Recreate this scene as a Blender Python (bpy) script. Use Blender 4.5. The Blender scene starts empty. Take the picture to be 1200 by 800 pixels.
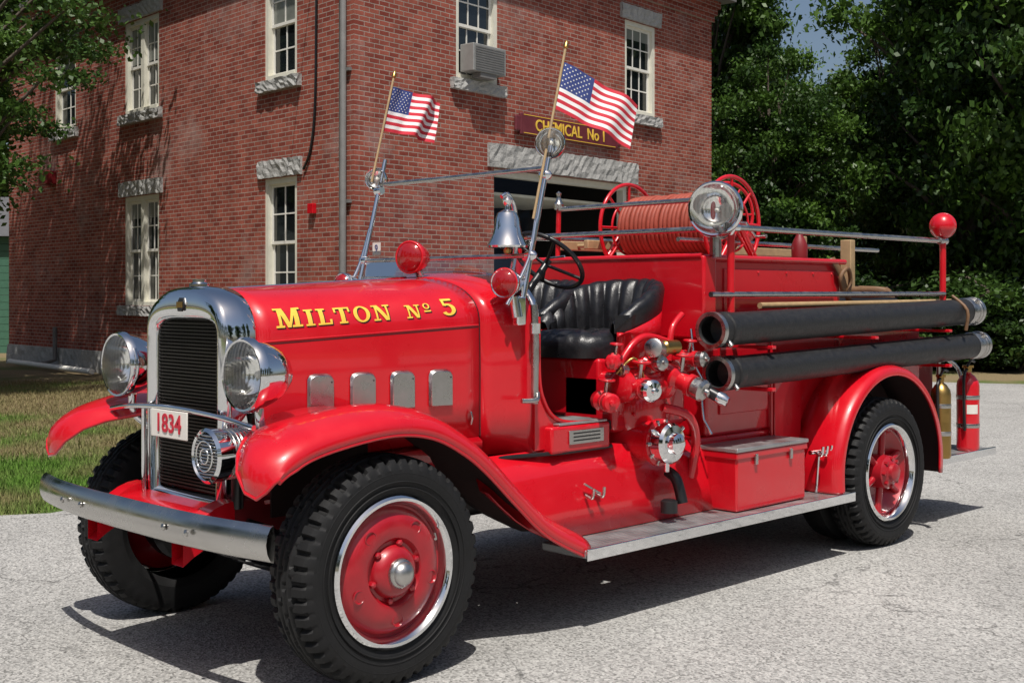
import bpy, bmesh, math, random
import numpy as np
from mathutils import Vector, Matrix
random.seed(3)
scene=bpy.context.scene
rad=math.radians
CAM=(-3.211,-3.939); CZ=1.61
V=(.7009,.7133); R=(.7133,-.7009)
def W(L,D,z=0.0): return Vector((CAM[0]+L*R[0]+D*V[0],CAM[1]+L*R[1]+D*V[1],z))
# ---------------------------------------------------------------- materials
def nodes(name):
    m=bpy.data.materials.new(name); m.use_nodes=True
    nt=m.node_tree; return m,nt,nt.nodes['Principled BSDF']
def pm(name,col,rough=.5,metal=0,coat=0,var=.12,scale=8,bump=0,bscale=60,rvar=.08,coatr=.03,spec=.5):
    m,nt,b=nodes(name); L=nt.links
    b.inputs['Metallic'].default_value=metal
    b.inputs['Coat Weight'].default_value=coat
    b.inputs['Coat Roughness'].default_value=coatr
    b.inputs['Specular IOR Level'].default_value=spec
    tc=nt.nodes.new('ShaderNodeTexCoord')
    no=nt.nodes.new('ShaderNodeTexNoise'); no.inputs['Scale'].default_value=scale; no.inputs['Detail'].default_value=6
    L.new(tc.outputs['Object'],no.inputs['Vector'])
    mx=nt.nodes.new('ShaderNodeMix'); mx.data_type='RGBA'
    mx.inputs[6].default_value=(*[c*(1-var) for c in col],1); mx.inputs[7].default_value=(*[min(1,c*(1+var)) for c in col],1)
    L.new(no.outputs['Fac'],mx.inputs[0]); L.new(mx.outputs[2],b.inputs['Base Color'])
    mr=nt.nodes.new('ShaderNodeMapRange'); mr.inputs[1].default_value=.3; mr.inputs[2].default_value=.7; mr.inputs[3].default_value=max(.0,rough-rvar); mr.inputs[4].default_value=min(1,rough+rvar)
    L.new(no.outputs['Fac'],mr.inputs[0]); L.new(mr.outputs[0],b.inputs['Roughness'])
    if bump:
        n2=nt.nodes.new('ShaderNodeTexNoise'); n2.inputs['Scale'].default_value=bscale; n2.inputs['Detail'].default_value=4
        L.new(tc.outputs['Object'],n2.inputs['Vector'])
        bp=nt.nodes.new('ShaderNodeBump'); bp.inputs['Strength'].default_value=1; bp.inputs['Distance'].default_value=bump
        L.new(n2.outputs['Fac'],bp.inputs['Height']); L.new(bp.outputs[0],b.inputs['Normal'])
    return m
RED=pm('red_paint',(.54,.0035,.012),.34,0,.85,var=.09,scale=6,bump=.0014,bscale=5,rvar=.12,coatr=.035,spec=.4)
DRED=pm('dark_red_paint',(.16,.004,.007),.5,0,.2,var=.3)
UNDER=pm('fender_underside',(.025,.008,.007),.8,var=.4)
WRED=pm('wheel_red',(.34,.006,.014),.36,0,.5,var=.3,scale=14,coatr=.1)
CHR=pm('chrome',(.80,.81,.82),.06,1,var=.05,rvar=.04,scale=12)
REFL=pm('silvered_reflector',(.92,.92,.90),.10,1,var=.03,rvar=.05,scale=12)
STEEL=pm('worn_nickel',(.50,.49,.47),.3,1,var=.25,rvar=.12,scale=20)
ALU=pm('aluminium_plate',(.42,.42,.42),.40,.75,var=.25,rvar=.14,bump=.001,bscale=90)
BUMP=pm('bumper_nickel',(.55,.54,.52),.24,1,var=.15,rvar=.1,scale=7)
RUB=pm('tyre_rubber',(.0105,.0105,.011),.62,var=.4,scale=14,bump=.0008,bscale=120,spec=.3)
BLK=pm('black_paint',(.010,.010,.011),.35,var=.3)
HOSEB=pm('hard_suction_rubber',(.014,.014,.015),.5,var=.4,scale=30,bump=.002,bscale=60)
LEA=pm('black_leather',(.010,.010,.012),.34,var=.3,scale=30,bump=.0015,bscale=140)
GRL=pm('grille_dark',(.024,.021,.017),.45,.5,var=.4)
BRASS=pm('brass',(.42,.27,.09),.35,1,var=.25)
WHITE=pm('white_paint',(.72,.70,.64),.5,var=.08)
CREAM=pm('cream_trim',(.66,.64,.54),.6,var=.14)
WOOD=pm('ash_wood',(.36,.25,.13),.6,var=.35,scale=20)
GOLD=pm('gold_leaf',(.85,.55,.07),.4,.15,var=.12,scale=40)
GLS=pm('window_glass',(.010,.013,.015),.05,0,0,var=.4,scale=2,bump=.003,bscale=1.5,rvar=.02,spec=.8)
SHADE=pm('window_blind',(.17,.18,.16),.5,0,1,var=.2)
REDL=pm('red_lens',(.30,.004,.006),.10,0,1,var=.35,bump=.003,bscale=40)
GRAN=pm('granite',(.33,.325,.31),.85,var=.5,scale=60,bump=.02,bscale=14)
CANV=pm('red_rubber_hose',(.31,.06,.035),.6,var=.3,scale=30)
STRAP=pm('leather_strap',(.16,.085,.04),.6,var=.35,scale=20)
PIPE=pm('grey_pipe',(.16,.155,.15),.6,var=.25)
GREY=pm('grey_metal',(.26,.26,.25),.5,.2,var=.2)
SIGN=pm('maroon_sign',(.13,.022,.03),.45,var=.25)
SLATE=pm('slate_roof',(.08,.08,.085),.7,var=.3)
FBLUE=pm('flag_blue',(.03,.05,.19),.8); FRED=pm('flag_red',(.52,.02,.04),.8); FWH=pm('flag_white',(.75,.75,.74),.8)
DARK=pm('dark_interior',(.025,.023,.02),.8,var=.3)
GREEN=pm('green_clapboard',(.05,.14,.09),.6)
def glassmat(name,tint=(.93,.95,.94),ior=1.25,flute=0):
    m=bpy.data.materials.new(name); m.use_nodes=True; nt=m.node_tree; nt.nodes.clear()
    o=nt.nodes.new('ShaderNodeOutputMaterial'); t=nt.nodes.new('ShaderNodeBsdfTransparent'); g=nt.nodes.new('ShaderNodeBsdfGlossy')
    g.inputs['Roughness'].default_value=.03; f=nt.nodes.new('ShaderNodeFresnel'); f.inputs[0].default_value=ior
    t.inputs[0].default_value=(*tint,1)
    mx=nt.nodes.new('ShaderNodeMixShader'); L=nt.links
    if flute:
        tc=nt.nodes.new('ShaderNodeTexCoord'); wv=nt.nodes.new('ShaderNodeTexWave'); wv.inputs['Scale'].default_value=flute; wv.bands_direction='Y'; L.new(tc.outputs['Object'],wv.inputs[0])
        bp=nt.nodes.new('ShaderNodeBump'); bp.inputs['Distance'].default_value=.0008; L.new(wv.outputs['Fac'],bp.inputs['Height']); L.new(bp.outputs[0],g.inputs['Normal']); L.new(bp.outputs[0],f.inputs['Normal'])
        df=nt.nodes.new('ShaderNodeBsdfDiffuse'); df.inputs[0].default_value=(.85,.85,.83,1); m2=nt.nodes.new('ShaderNodeMixShader')
        mr=nt.nodes.new('ShaderNodeMapRange'); mr.inputs[3].default_value=.04; mr.inputs[4].default_value=.10; L.new(wv.outputs['Fac'],mr.inputs[0]); L.new(mr.outputs[0],m2.inputs[0])
        L.new(t.outputs[0],m2.inputs[1]); L.new(df.outputs[0],m2.inputs[2]); src=m2.outputs[0]
    else: src=t.outputs[0]
    L.new(f.outputs[0],mx.inputs[0]); L.new(src,mx.inputs[1]); L.new(g.outputs[0],mx.inputs[2]); L.new(mx.outputs[0],o.inputs[0])
    return m
GLASS=glassmat('windshield_glass'); LENS=glassmat('headlamp_glass',(.97,.98,.97),1.45,13)
# ---------------------------------------------------------------- mesh helpers
def empty(name,loc=(0,0,0)):
    e=bpy.data.objects.new(name,None); e.location=loc; scene.collection.objects.link(e); return e
def mk(name,verts,faces,mat,parent=None,smooth=True,ang=40,bevel=0,solid=0,recalc=True,under=None):
    me=bpy.data.meshes.new(name); me.from_pydata([tuple(v) for v in verts],[],faces)
    if recalc:
        bm=bmesh.new(); bm.from_mesh(me); bmesh.ops.recalc_face_normals(bm,faces=bm.faces); bm.to_mesh(me); bm.free()
    me.materials.append(mat)
    if smooth:
        me.shade_smooth(); me.set_sharp_from_angle(angle=rad(ang))
    ob=bpy.data.objects.new(name,me); scene.collection.objects.link(ob)
    if parent: ob.parent=parent
    if solid:
        s=ob.modifiers.new('s','SOLIDIFY'); s.thickness=solid; s.offset=-1
        if under: me.materials.append(under); s.material_offset=1
    if bevel:
        s=ob.modifiers.new('b','BEVEL'); s.width=bevel; s.segments=3; s.limit_method='ANGLE'; s.angle_limit=rad(35)
    return ob
BF=[(0,1,2,3),(4,7,6,5),(0,4,5,1),(1,5,6,2),(2,6,7,3),(3,7,4,0)]
def boxg(a,b):
    x0,y0,z0=a;x1,y1,z1=b
    return ([(x0,y0,z0),(x1,y0,z0),(x1,y1,z0),(x0,y1,z0),(x0,y0,z1),(x1,y0,z1),(x1,y1,z1),(x0,y1,z1)],BF)
def box(name,a,b,mat,parent,bevel=.008): return mk(name,*boxg(a,b),mat,parent,bevel=bevel)
def frame(ax):
    ax=Vector(ax).normalized(); u=ax.cross(Vector((0,0,1)))
    if u.length<.05: u=Vector((1,0,0))
    u.normalize(); return ax,u,ax.cross(u)
def lathe(name,prof,org,axis,mat,parent,n=40,ang=35,cap=True):
    ax,u,w=frame(axis); o=Vector(org); vs=[];fs=[]
    for r,h in prof:
        for i in range(n):
            t=2*math.pi*i/n; vs.append(o+ax*h+(u*math.cos(t)+w*math.sin(t))*max(r,1e-4))
    for j in range(len(prof)-1):
        for i in range(n):
            k=(i+1)%n; fs.append((j*n+i,j*n+k,(j+1)*n+k,(j+1)*n+i))
    if cap and prof[0][0]>.002: fs.append(tuple(range(n)))
    if cap and prof[-1][0]>.002: fs.append(tuple((len(prof)-1)*n+i for i in range(n)))
    return mk(name,vs,fs,mat,parent,ang=ang)
def ring(name,org,axis,Rr,r,mat,parent,n=48,m=10):
    ax,u,w=frame(axis); o=Vector(org); vs=[];fs=[]
    for i in range(n):
        t=2*math.pi*i/n; d=u*math.cos(t)+w*math.sin(t)
        for j in range(m):
            s=2*math.pi*j/m; vs.append(o+d*(Rr+r*math.cos(s))+ax*r*math.sin(s))
    for i in range(n):
        for j in range(m):
            a=i*m+j;b=i*m+(j+1)%m;c=((i+1)%n)*m+(j+1)%m;d=((i+1)%n)*m+j; fs.append((a,b,c,d))
    return mk(name,vs,fs,mat,parent,ang=80)
def cat(pts,sub=6):
    P=[Vector(p) for p in pts]; out=[]
    for i in range(len(P)-1):
        p0=P[max(i-1,0)];p1=P[i];p2=P[i+1];p3=P[min(i+2,len(P)-1)]
        for s in range(sub):
            t=s/sub; out.append(.5*((2*p1)+(p2-p0)*t+(2*p0-5*p1+4*p2-p3)*t*t+(3*p1-p0-3*p2+p3)*t**3))
    out.append(P[-1]); return out
def tubegeo(pts,r,m=12):
    P=[Vector(p) for p in pts]; vs=[];fs=[]; prev=None
    for i,p in enumerate(P):
        d=(P[min(i+1,len(P)-1)]-P[max(i-1,0)]).normalized()
        if prev is None: _,u,_=frame(d)
        else: u=prev-d*prev.dot(d); u.normalize()
        prev=u; w=d.cross(u); rr=r[i] if isinstance(r,(list,tuple)) else r
        for j in range(m):
            t=2*math.pi*j/m; vs.append(p+(u*math.cos(t)+w*math.sin(t))*rr)
    for i in range(len(P)-1):
        for j in range(m): k=(j+1)%m; fs.append((i*m+j,i*m+k,(i+1)*m+k,(i+1)*m+j))
    return vs,fs
def tube(name,pts,r,mat,parent,m=12,sm=0):
    if sm: pts=cat(pts,sm)
    vs,fs=tubegeo(pts,r,m); k=len(vs)
    fs=fs+[tuple(range(m)),tuple(range(k-m,k))]
    return mk(name,vs,fs,mat,parent,ang=50)
def loft(name,secs,mat,parent,closed=False,solid=0,ang=40,bevel=0,recalc=True,under=None):
    n=len(secs[0]); vs=[p for s in secs for p in s]; fs=[]
    for i in range(len(secs)-1):
        for j in range(n if closed else n-1):
            k=(j+1)%n; fs.append((i*n+j,i*n+k,(i+1)*n+k,(i+1)*n+j))
    return mk(name,vs,fs,mat,parent,ang=ang,solid=solid,bevel=bevel,recalc=recalc,under=under)
def prism(name,outline,y0,y1,mat,parent,bevel=.006):
    n=len(outline); v=[(x,y0,z) for x,z in outline]+[(x,y1,z) for x,z in outline]
    f=[tuple(range(n)),tuple(range(2*n-1,n-1,-1))]+[(i,(i+1)%n,n+(i+1)%n,n+i) for i in range(n)]
    return mk(name,v,f,mat,parent,bevel=bevel)
def multi(name,parts,mat,parent,ang=40,bevel=0):
    vs=[];fs=[]
    for v,f in parts:
        o=len(vs); vs+=list(v); fs+=[tuple(i+o for i in q) for q in f]
    return mk(name,vs,fs,mat,parent,ang=ang,bevel=bevel)
def text(s,size,org,xd,yd,mat,parent,ext=.002,off=0.0,sx=1.0):
    c=bpy.data.curves.new('lettering','FONT'); c.body=s; c.size=size; c.extrude=ext; c.offset=off; c.align_x='CENTER'; c.align_y='CENTER'
    c.materials.append(mat); o=bpy.data.objects.new('lettering',c); scene.collection.objects.link(o)
    x=Vector(xd).normalized(); y=Vector(yd).normalized(); z=x.cross(y)
    M=Matrix.Identity(4)
    for i in range(3): M[i][0]=x[i]*sx; M[i][1]=y[i]; M[i][2]=z[i]; M[i][3]=org[i]
    o.parent=parent; o.matrix_world=M; return o
# ================================================================= TRUCK
T=empty('fire_truck'); YC=.97
def Ym(y,s): return y if s==0 else 2*YC-y
def tyre(x,yo,s,rear=False):
    nth=288
    wd=.25 if not rear else .215
    prof=[(.300,.03),(.318,.012),(.345,.002),(.385,-.008),(.42,-.006),(.445,.006)]
    K=22
    tr=[(None,.016+(wd-.032)*i/K) for i in range(K+1)]
    back=[(.445,wd-.006),(.40,wd+.004),(.34,wd),(.30,wd-.03)]
    vs=[];fs=[];n=len(prof)+len(tr)+len(back)
    for i in range(nth):
        th=2*math.pi*i/nth; c,sn=math.cos(th),math.sin(th)
        zz=abs(((i/12)%1)-.5)*2-.5
        for k,(r,h) in enumerate(prof):
            if k==5 and (i%6)>=4: r-=.006; h+=.004
            vs.append((x+c*r,Ym(yo+h,s),.475+sn*r))
        for _,h in tr:
            q=(h-.016)/(wd-.032); r=.475-.016*(abs(q-.5)*2)**3
            for g in (.26,.42,.58,.74):
                if abs(q-g-.035*zz)<.024: r-=.015
            if (q<.25 or q>.75) and (i%6)>=4: r-=.02
            vs.append((x+c*r,Ym(yo+h,s),.475+sn*r))
        for r,h in back: vs.append((x+c*r,Ym(yo+h,s),.475+sn*r))
    for i in range(nth):
        for j in range(n-1):
            a=i*n+j;b=((i+1)%nth)*n+j; fs.append((a,a+1,b+1,b))
    mk('tyre',vs,fs,RUB,T,ang=30)
    sg=1 if s==0 else -1; ax=(0,sg,0); o=(x,Ym(yo,s),.475)
    for rr in (.345,.37,.405): ring('tyre_bead',(x,Ym(yo-.004,s),.475),ax,rr,.004,RUB,T,n=72,m=6)
    lathe('rim_trim',[(.314,.03),(.312,.004),(.302,-.004),(.290,-.002),(.280,.010),(.272,.03),(.268,.06)],o,ax,CHR,T,n=72,cap=False)
    if not rear:
        lathe('wheel_disc',[(.275,.05),(.262,.055),(.25,.04),(.235,.022),(.20,.010),(.165,.006),(.14,.012),(.125,.03),(.112,.03),(.100,.0),(.080,-.016),(.06,-.02),(0,-.02)],o,ax,WRED,T,n=64,cap=False)
        lathe('hub_cap',[(.062,-.01),(.062,-.03),(.056,-.040),(.05,-.044),(.045,-.058),(.03,-.070),(.012,-.076),(0,-.077)],o,ax,STEEL,T,n=40)
        for i in range(6):
            a=2*math.pi*(i+.3)/6
            lathe('wheel_nut',[(.014,.01),(.014,-.012),(.007,-.018),(0,-.018)],(x+math.cos(a)*.118,o[1]+sg*.02,.475+math.sin(a)*.118),ax,WRED,T,n=6,ang=20)
        for i in range(5):
            a=2*math.pi*(i+.8)/5
            lathe('wheel_hole',[(.028,.004),(.030,.0),(.026,-.002),(.022,.004),(.0,.010)],(x+math.cos(a)*.2,o[1]+sg*.009,.475+math.sin(a)*.2),ax,WRED,T,n=20,cap=False)
        tube('valve_stem',[(x+.22,o[1]+sg*.02,.6),(x+.2,o[1]-sg*.01,.585)],.006,STEEL,T)
    else:
        lathe('wheel_disc',[(.275,.055),(.262,.05),(.25,.07),(.22,.10),(.18,.125),(.15,.13),(.10,.13)],o,ax,WRED,T,n=64,cap=False)
        lathe('rear_hub',[(.11,.135),(.105,.02),(.085,.0),(.06,-.01),(.055,-.03),(.03,-.04),(0,-.04)],o,ax,WRED,T,n=40)
        for i in range(8):
            a=2*math.pi*i/8; lathe('wheel_nut',[(.014,.03),(.014,-.008),(0,-.012)],(x+math.cos(a)*.088,o[1],.475+math.sin(a)*.088),ax,WRED,T,n=6,ang=20)
        for i in range(6):
            a=2*math.pi*(i+.4)/6
            tube('wheel_spoke',[(x+math.cos(a)*.09,o[1]+sg*.08,.475+math.sin(a)*.09),(x+math.cos(a)*.255,o[1]+sg*.08,.475+math.sin(a)*.255)],.022,WRED,T)
WB=4.06
for s in (0,1):
    tyre(0,0,s); tyre(WB,0.0,s,True)
    lathe('inner_tyre',[(.3,0),(.40,-.0),(.46,.03),(.47,.1),(.46,.17),(.4,.2),(.3,.2)],(WB,Ym(.25,s),.475),(0,1 if s==0 else -1,0),RUB,T,n=64)
tube('front_axle',[(0,.2,.5),(0,.4,.43),(0,.6,.38),(0,1.34,.38),(0,1.54,.43),(0,1.74,.5)],.04,BLK,T,sm=4)
tube('rear_axle',[(WB,.2,.475),(WB,1.74,.475)],.07,BLK,T)
lathe('differential',[(.04,-.2),(.14,-.12),(.2,0),(.14,.12),(.04,.2)],(WB,YC,.475),(0,1,0),BLK,T)
for s in (0,1):
    y=.56
    for k in range(5):
        l=.52-.08*k
        loft('leaf_spring',[[(x*l,Ym(y,s),.47-.012*k+.09*(x*l/.5)**2),(x*l,Ym(y+.06,s),.47-.012*k+.09*(x*l/.5)**2)] for x in [i/6-1 for i in range(13)]],BLK,T,solid=.01)
    box('frame_rail',(-.42,min(Ym(.56,s),Ym(.62,s)),.60),(5.2,max(Ym(.56,s),Ym(.62,s)),.75),DRED,T)
    loft('frame_horn',[[(-.42-.24*t,Ym(.55,s),.60-.09*t*t+.0),(-.42-.24*t,Ym(.64,s),.60-.09*t*t),(-.42-.24*t,Ym(.64,s),.75-.14*t*t),(-.42-.24*t,Ym(.55,s),.75-.14*t*t)] for t in [0,.2,.4,.6,.8,1]],RED,T,closed=True)
    tube('shock_arm',[(-.05,Ym(.5,s),.42),(-.28,Ym(.5,s),.62),(-.38,Ym(.52,s),.66)],.018,BLK,T)
    lathe('brake_drum',[(.0,.16),(.19,.16),(.2,.2),(.2,.27),(.0,.27)],(0,Ym(0,s),.475),(0,1 if s==0 else -1,0),BLK,T)
tube('tie_rod',[(.2,.3,.42),(.2,1.64,.42)],.018,BLK,T)
box('engine_sump',(-.1,.75,.45),(.8,1.19,.8),BLK,T,.04)
box('gearbox',(.8,.8,.45),(1.5,1.14,.85),BLK,T,.05)
box('underbody',(.9,.6,.76),(5.0,1.34,.9),BLK,T)
loft('front_apron',[[(-.64+.0*i,Ym(.60,0)+i/8*.74,.60),(-.62,.6+i/8*.74,.66),(-.55,.6+i/8*.74,.70),(-.42,.6+i/8*.74,.72)] for i in range(9)],RED,T,solid=.01)
# ---- hood
def supe(th,w,h,n=2.5): return w*abs(math.sin(th))**(2/n), h*abs(math.cos(th))**(2/n)
def hpar(x):
    if x<.86:
        t=(x+.26)/1.12; return .33+.215*t, 1.632+.063*t, .86+.07*t
    t=(x-.86)/.3; return .545+.105*t, 1.695+.035*t, .835
HH=.235
def hsec(x,n=16):
    w,zt,zb=hpar(x); pts=[]
    for i in range(n+1):
        y,z=supe(math.pi/2*i/n,w,HH); pts.append((y,zt-HH+z))
    return pts,w,zb
def hood_full(x,off=0):
    p,w,zb=hsec(x); near=[(x,YC-(y+off),z+off*(1 if i<12 else 0)) for i,(y,z) in enumerate(p)]
    far=[(x,YC+(y+off),z+off*(1 if i<12 else 0)) for i,(y,z) in enumerate(p)]
    return [(x,YC-w-.004-off,zb)]+[(x,YC-w-.004-off,zb+(p[-1][1]-zb)*k/3) for k in (1,2)]+near[::-1]+far[1:]+[(x,YC+w+.004+off,zb)]
loft('hood',[hood_full(-.27+(.855+.27)*i/14) for i in range(15)],RED,T,ang=60,solid=.006)
loft('cowl',[hood_full(.861+.289*i/5) for i in range(6)],RED,T,ang=60,solid=.006)
loft('hood_seam',[hood_full(.8545,.0016),hood_full(.8595,.0016)],BLK,T,ang=60)
def hsurf(x,s,off=0.0):
    p,w,zb=hsec(x,40); q=p[::-1]
    if s<=0: return Vector((x,YC-w-off,q[0][1]+s))
    acc=0
    for a,b in zip(q[:-1],q[1:]):
        d=math.hypot(b[0]-a[0],b[1]-a[1])
        if acc+d>=s:
            t=(s-acc)/d; y=a[0]+(b[0]-a[0])*t; z=a[1]+(b[1]-a[1])*t
            ny,nz=(b[1]-a[1])/d,-(b[0]-a[0])/d
            return Vector((x,YC-(y+ny*off),z+nz*off))
        acc+=d
    return Vector((x,YC,q[-1][1]+off))
tube('hood_hinge',[hsurf(-.26+1.11*i/10,.005,.001) for i in range(11)],.004,RED,T,m=6)
tube('hood_hinge_shadow_gap',[hsurf(-.26+1.11*i/10,-.006,.0) for i in range(11)],.0022,BLK,T,m=6)
tube('hood_centre_hinge',[(-.26+1.11*i/10,YC,hpar(-.26+1.11*i/10)[1]+.002) for i in range(11)],.006,CHR,T,m=6)
loft('hood_sill',[[(x,YC-hpar(x)[0]-.0,hpar(x)[2]-.0),(x,YC-hpar(x)[0]-.03,hpar(x)[2]-.02),(x,YC-hpar(x)[0]-.03,hpar(x)[2]-.06),(x,.55,.72)] for x in [-.27+i*.14 for i in range(9)]],RED,T,solid=.006)
for xc in (.03,.235,.435,.635):
    w=hpar(xc)[0]; y=YC-w-.005; dy=-.215/1.12
    sh=[(-.062,1.085),(.062,1.085),(.062,1.235),(.052,1.252),(.03,1.26),(-.03,1.26),(-.052,1.252),(-.062,1.235)]
    n=len(sh); v=[(xc+a,y+dy*a-.004,b) for a,b in sh]+[(xc+a,y+dy*a-.022,b-.004) for a,b in [(p*.9,1.172+(q-1.172)*.93) for p,q in sh]]
    f=[tuple(range(n)),tuple(range(n,2*n))]+[(i,(i+1)%n,n+(i+1)%n,n+i) for i in range(n)]
    mk('hood_vent_door',v,f,STEEL,T,bevel=.003)
    lathe('vent_rivet',[(.004,0),(.003,.003),(0,.004)],(xc+.045,y+dy*.045-.022,1.22),(0,-1,0),BLK,T,n=8)
for z in (1.02,1.30): # hood clips
    tube('hood_latch',[(.80,YC-hpar(.80)[0]-.012,z-.03),(.80,YC-hpar(.80)[0]-.022,z),(.80,YC-hpar(.80)[0]-.012,z+.03)],.006,STEEL,T,m=8) if z<1.1 else None
# ---- radiator shell
def outl(hw,zt,zb,n=2.6,hh=.22,cnt=14):
    p=[supe(math.pi/2*i/cnt,hw,hh,n) for i in range(cnt+1)]
    near=[(YC-y,zt-hh+z) for y,z in p]; far=[(YC+y,zt-hh+z) for y,z in p]
    return [(YC-hw*.97,zb)]+[(YC-hw,zb+(zt-hh-zb)*.5)]+near[::-1]+far[1:]+[(YC+hw,zb+(zt-hh-zb)*.5),(YC+hw*.97,zb)]
def osec(x,*a,**k): return [(x,y,z) for y,z in outl(*a,**k)]
loft('radiator_shell',[osec(-.37,.27,1.495,.74,3.8,.08),osec(-.40,.272,1.50,.735,3.8,.08),osec(-.425,.285,1.52,.72,3.4,.10),osec(-.43,.305,1.56,.70,3.0,.14),osec(-.42,.325,1.615,.69,2.7,.19),osec(-.40,.336,1.64,.68,2.55,.22),osec(-.33,.342,1.65,.68,2.5,.235),osec(-.27,.343,1.648,.68,2.5,.235),osec(-.262,.336,1.638,.68,2.5,.235)],CHR,T,closed=True,ang=70)
box('radiator_core',(-.36,.70,.74),(-.30,1.24,1.50),BLK,T)
parts=[boxg((-.382,.702,.75+i*.0155),(-.372,1.238,.7565+i*.0155)) for i in range(48)]+[boxg((-.376,.705+i*.0135,.745),(-.37,.708+i*.0135,1.495)) for i in range(40)]
multi('radiator_grille',parts,GRL,T)
lathe('radiator_cap',[(.045,0),(.045,.012),(.03,.02),(.03,.032),(.0,.036)],(-.34,YC,1.645),(0,0,1),CHR,T)
lathe('maker_badge',[(.035,0),(.035,.006),(.03,.009),(0,.009)],(-.428,YC,1.565),(-1,0,.15),BLK,T,n=6,ang=20)
box('badge_plate',(-.441,.945,1.552),(-.438,.995,1.578),BRASS,T,.001)
box('licence_plate',(-.500,.80,.985),(-.494,1.11,1.105),WHITE,T,.002)
text('1834',.112,(-.503,.955,1.045),(0,-1,0),(0,0,1),FRED,T,ext=.001,off=.002)
tube('lamp_bar',[(-.45,.36,1.07),(-.47,.6,1.10),(-.48,YC,1.115),(-.47,1.34,1.10),(-.45,1.58,1.07)],.012,CHR,T,sm=5)
tube('front_stay',[(-.45,1.27,1.10),(-.45,1.27,.70)],.011,CHR,T)
# ---- lamps
def lamp(name,o,ax,r,depth,body,lens,parent,refl=True,rim=None):
    A=Vector(ax).normalized(); O=Vector(o)
    lathe(name+'_body',[(r*.92,.004),(r*.98,.006),(r*1.04,-.008),(r*1.04,-.03),(r*.97,-.038),(r*.93,-depth*.35),(r*.78,-depth*.65),(r*.5,-depth*.88),(r*.2,-depth*.98),(0,-depth)],o,ax,body,parent,n=56,cap=False)
    if rim: ring(name+'_rim',o,ax,r*.99,r*.075,rim,parent)
    if refl:
        lathe(name+'_reflector',[(r*.94,.003),(r*.90,-.015),(r*.78,-depth*.28),(r*.58,-depth*.45),(r*.34,-depth*.56),(r*.12,-depth*.60),(0,-depth*.60)],o,ax,REFL,parent,n=56,cap=False)
        c=O-A*depth*.36; lathe(name+'_bulb',[(0,-.02),(.012,-.014),(.017,0),(.012,.014),(0,.02)],c,ax,WHITE,parent,n=16)
    lathe(name+'_lens',[(r*.93,.003),(r*.88,.010),(r*.7,.020),(r*.4,.028),(0,.031)],o,ax,lens,parent,n=56,cap=False)
for y in (.43,1.51):
    lamp('headlight',(-.46,y,1.28),(-1,0,0),.15,.22,CHR,LENS,T)
    sg=1 if y<1 else -1
    tube('headlight_stalk',[(-.38,y,1.14),(-.37,y,1.05),(-.3,y+sg*.06,.97)],.02,CHR,T,sm=4)
so_=(-.575,.51,.955)
lathe('siren_body',[(.07,-.30),(.095,-.29),(.1,-.12),(.1,-.1),(.085,-.09),(.085,-.07),(.108,-.06),(.113,.0),(.100,.012),(.094,.004),(.094,-.03)],so_,(-1,0,0),CHR,T,n=48,cap=False)
lathe('siren_back',[(.094,-.03),(0,-.03)],so_,(-1,0,0),BLK,T,n=48,cap=False)
for i in range(14):
    z=-.084+.0129*i; hw=math.sqrt(max(.0,.092**2-z*z))
    tube('siren_louvre',[(so_[0]-.002,so_[1]-hw,so_[2]+z),(so_[0]-.010,so_[1],so_[2]+z),(so_[0]-.002,so_[1]+hw,so_[2]+z)],.0042,STEEL,T,m=6)
for rr in (.03,.062): ring('siren_guard',(so_[0]-.012,so_[1],so_[2]),(1,0,0),rr,.004,CHR,T,n=32,m=6)
for i in range(9): ring('siren_rib',(-.335-.02*i,so_[1],so_[2]),(1,0,0),.101,.004,STEEL,T,n=40,m=6)
tube('siren_bracket',[(-.42,.53,.87),(-.40,.56,.72)],.025,BLK,T)
bs=[]
for i in range(25):
    t=i/24; y=-.01+1.97*t; e=(abs(t-.5)*2); x=-.70+.085*e**3
    bs.append([(x+.014,y,.605),(x,y,.613),(x-.014,y,.64),(x-.020,y,.675),(x-.014,y,.71),(x,y,.737),(x+.014,y,.745),(x+.02,y,.675)])
loft('front_bumper',bs,BUMP,T,closed=True,ang=50)
for y in (.42,.6,1.34,1.52): lathe('bumper_bolt',[(.014,0),(.014,.006),(0,.014)],(-.718,y,.675),(-1,0,0),STEEL,T,n=14)
for y in (.6,1.34): box('bumper_bracket',(-.69,y-.03,.64),(-.6,y+.03,.70),BLK,T)
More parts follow.
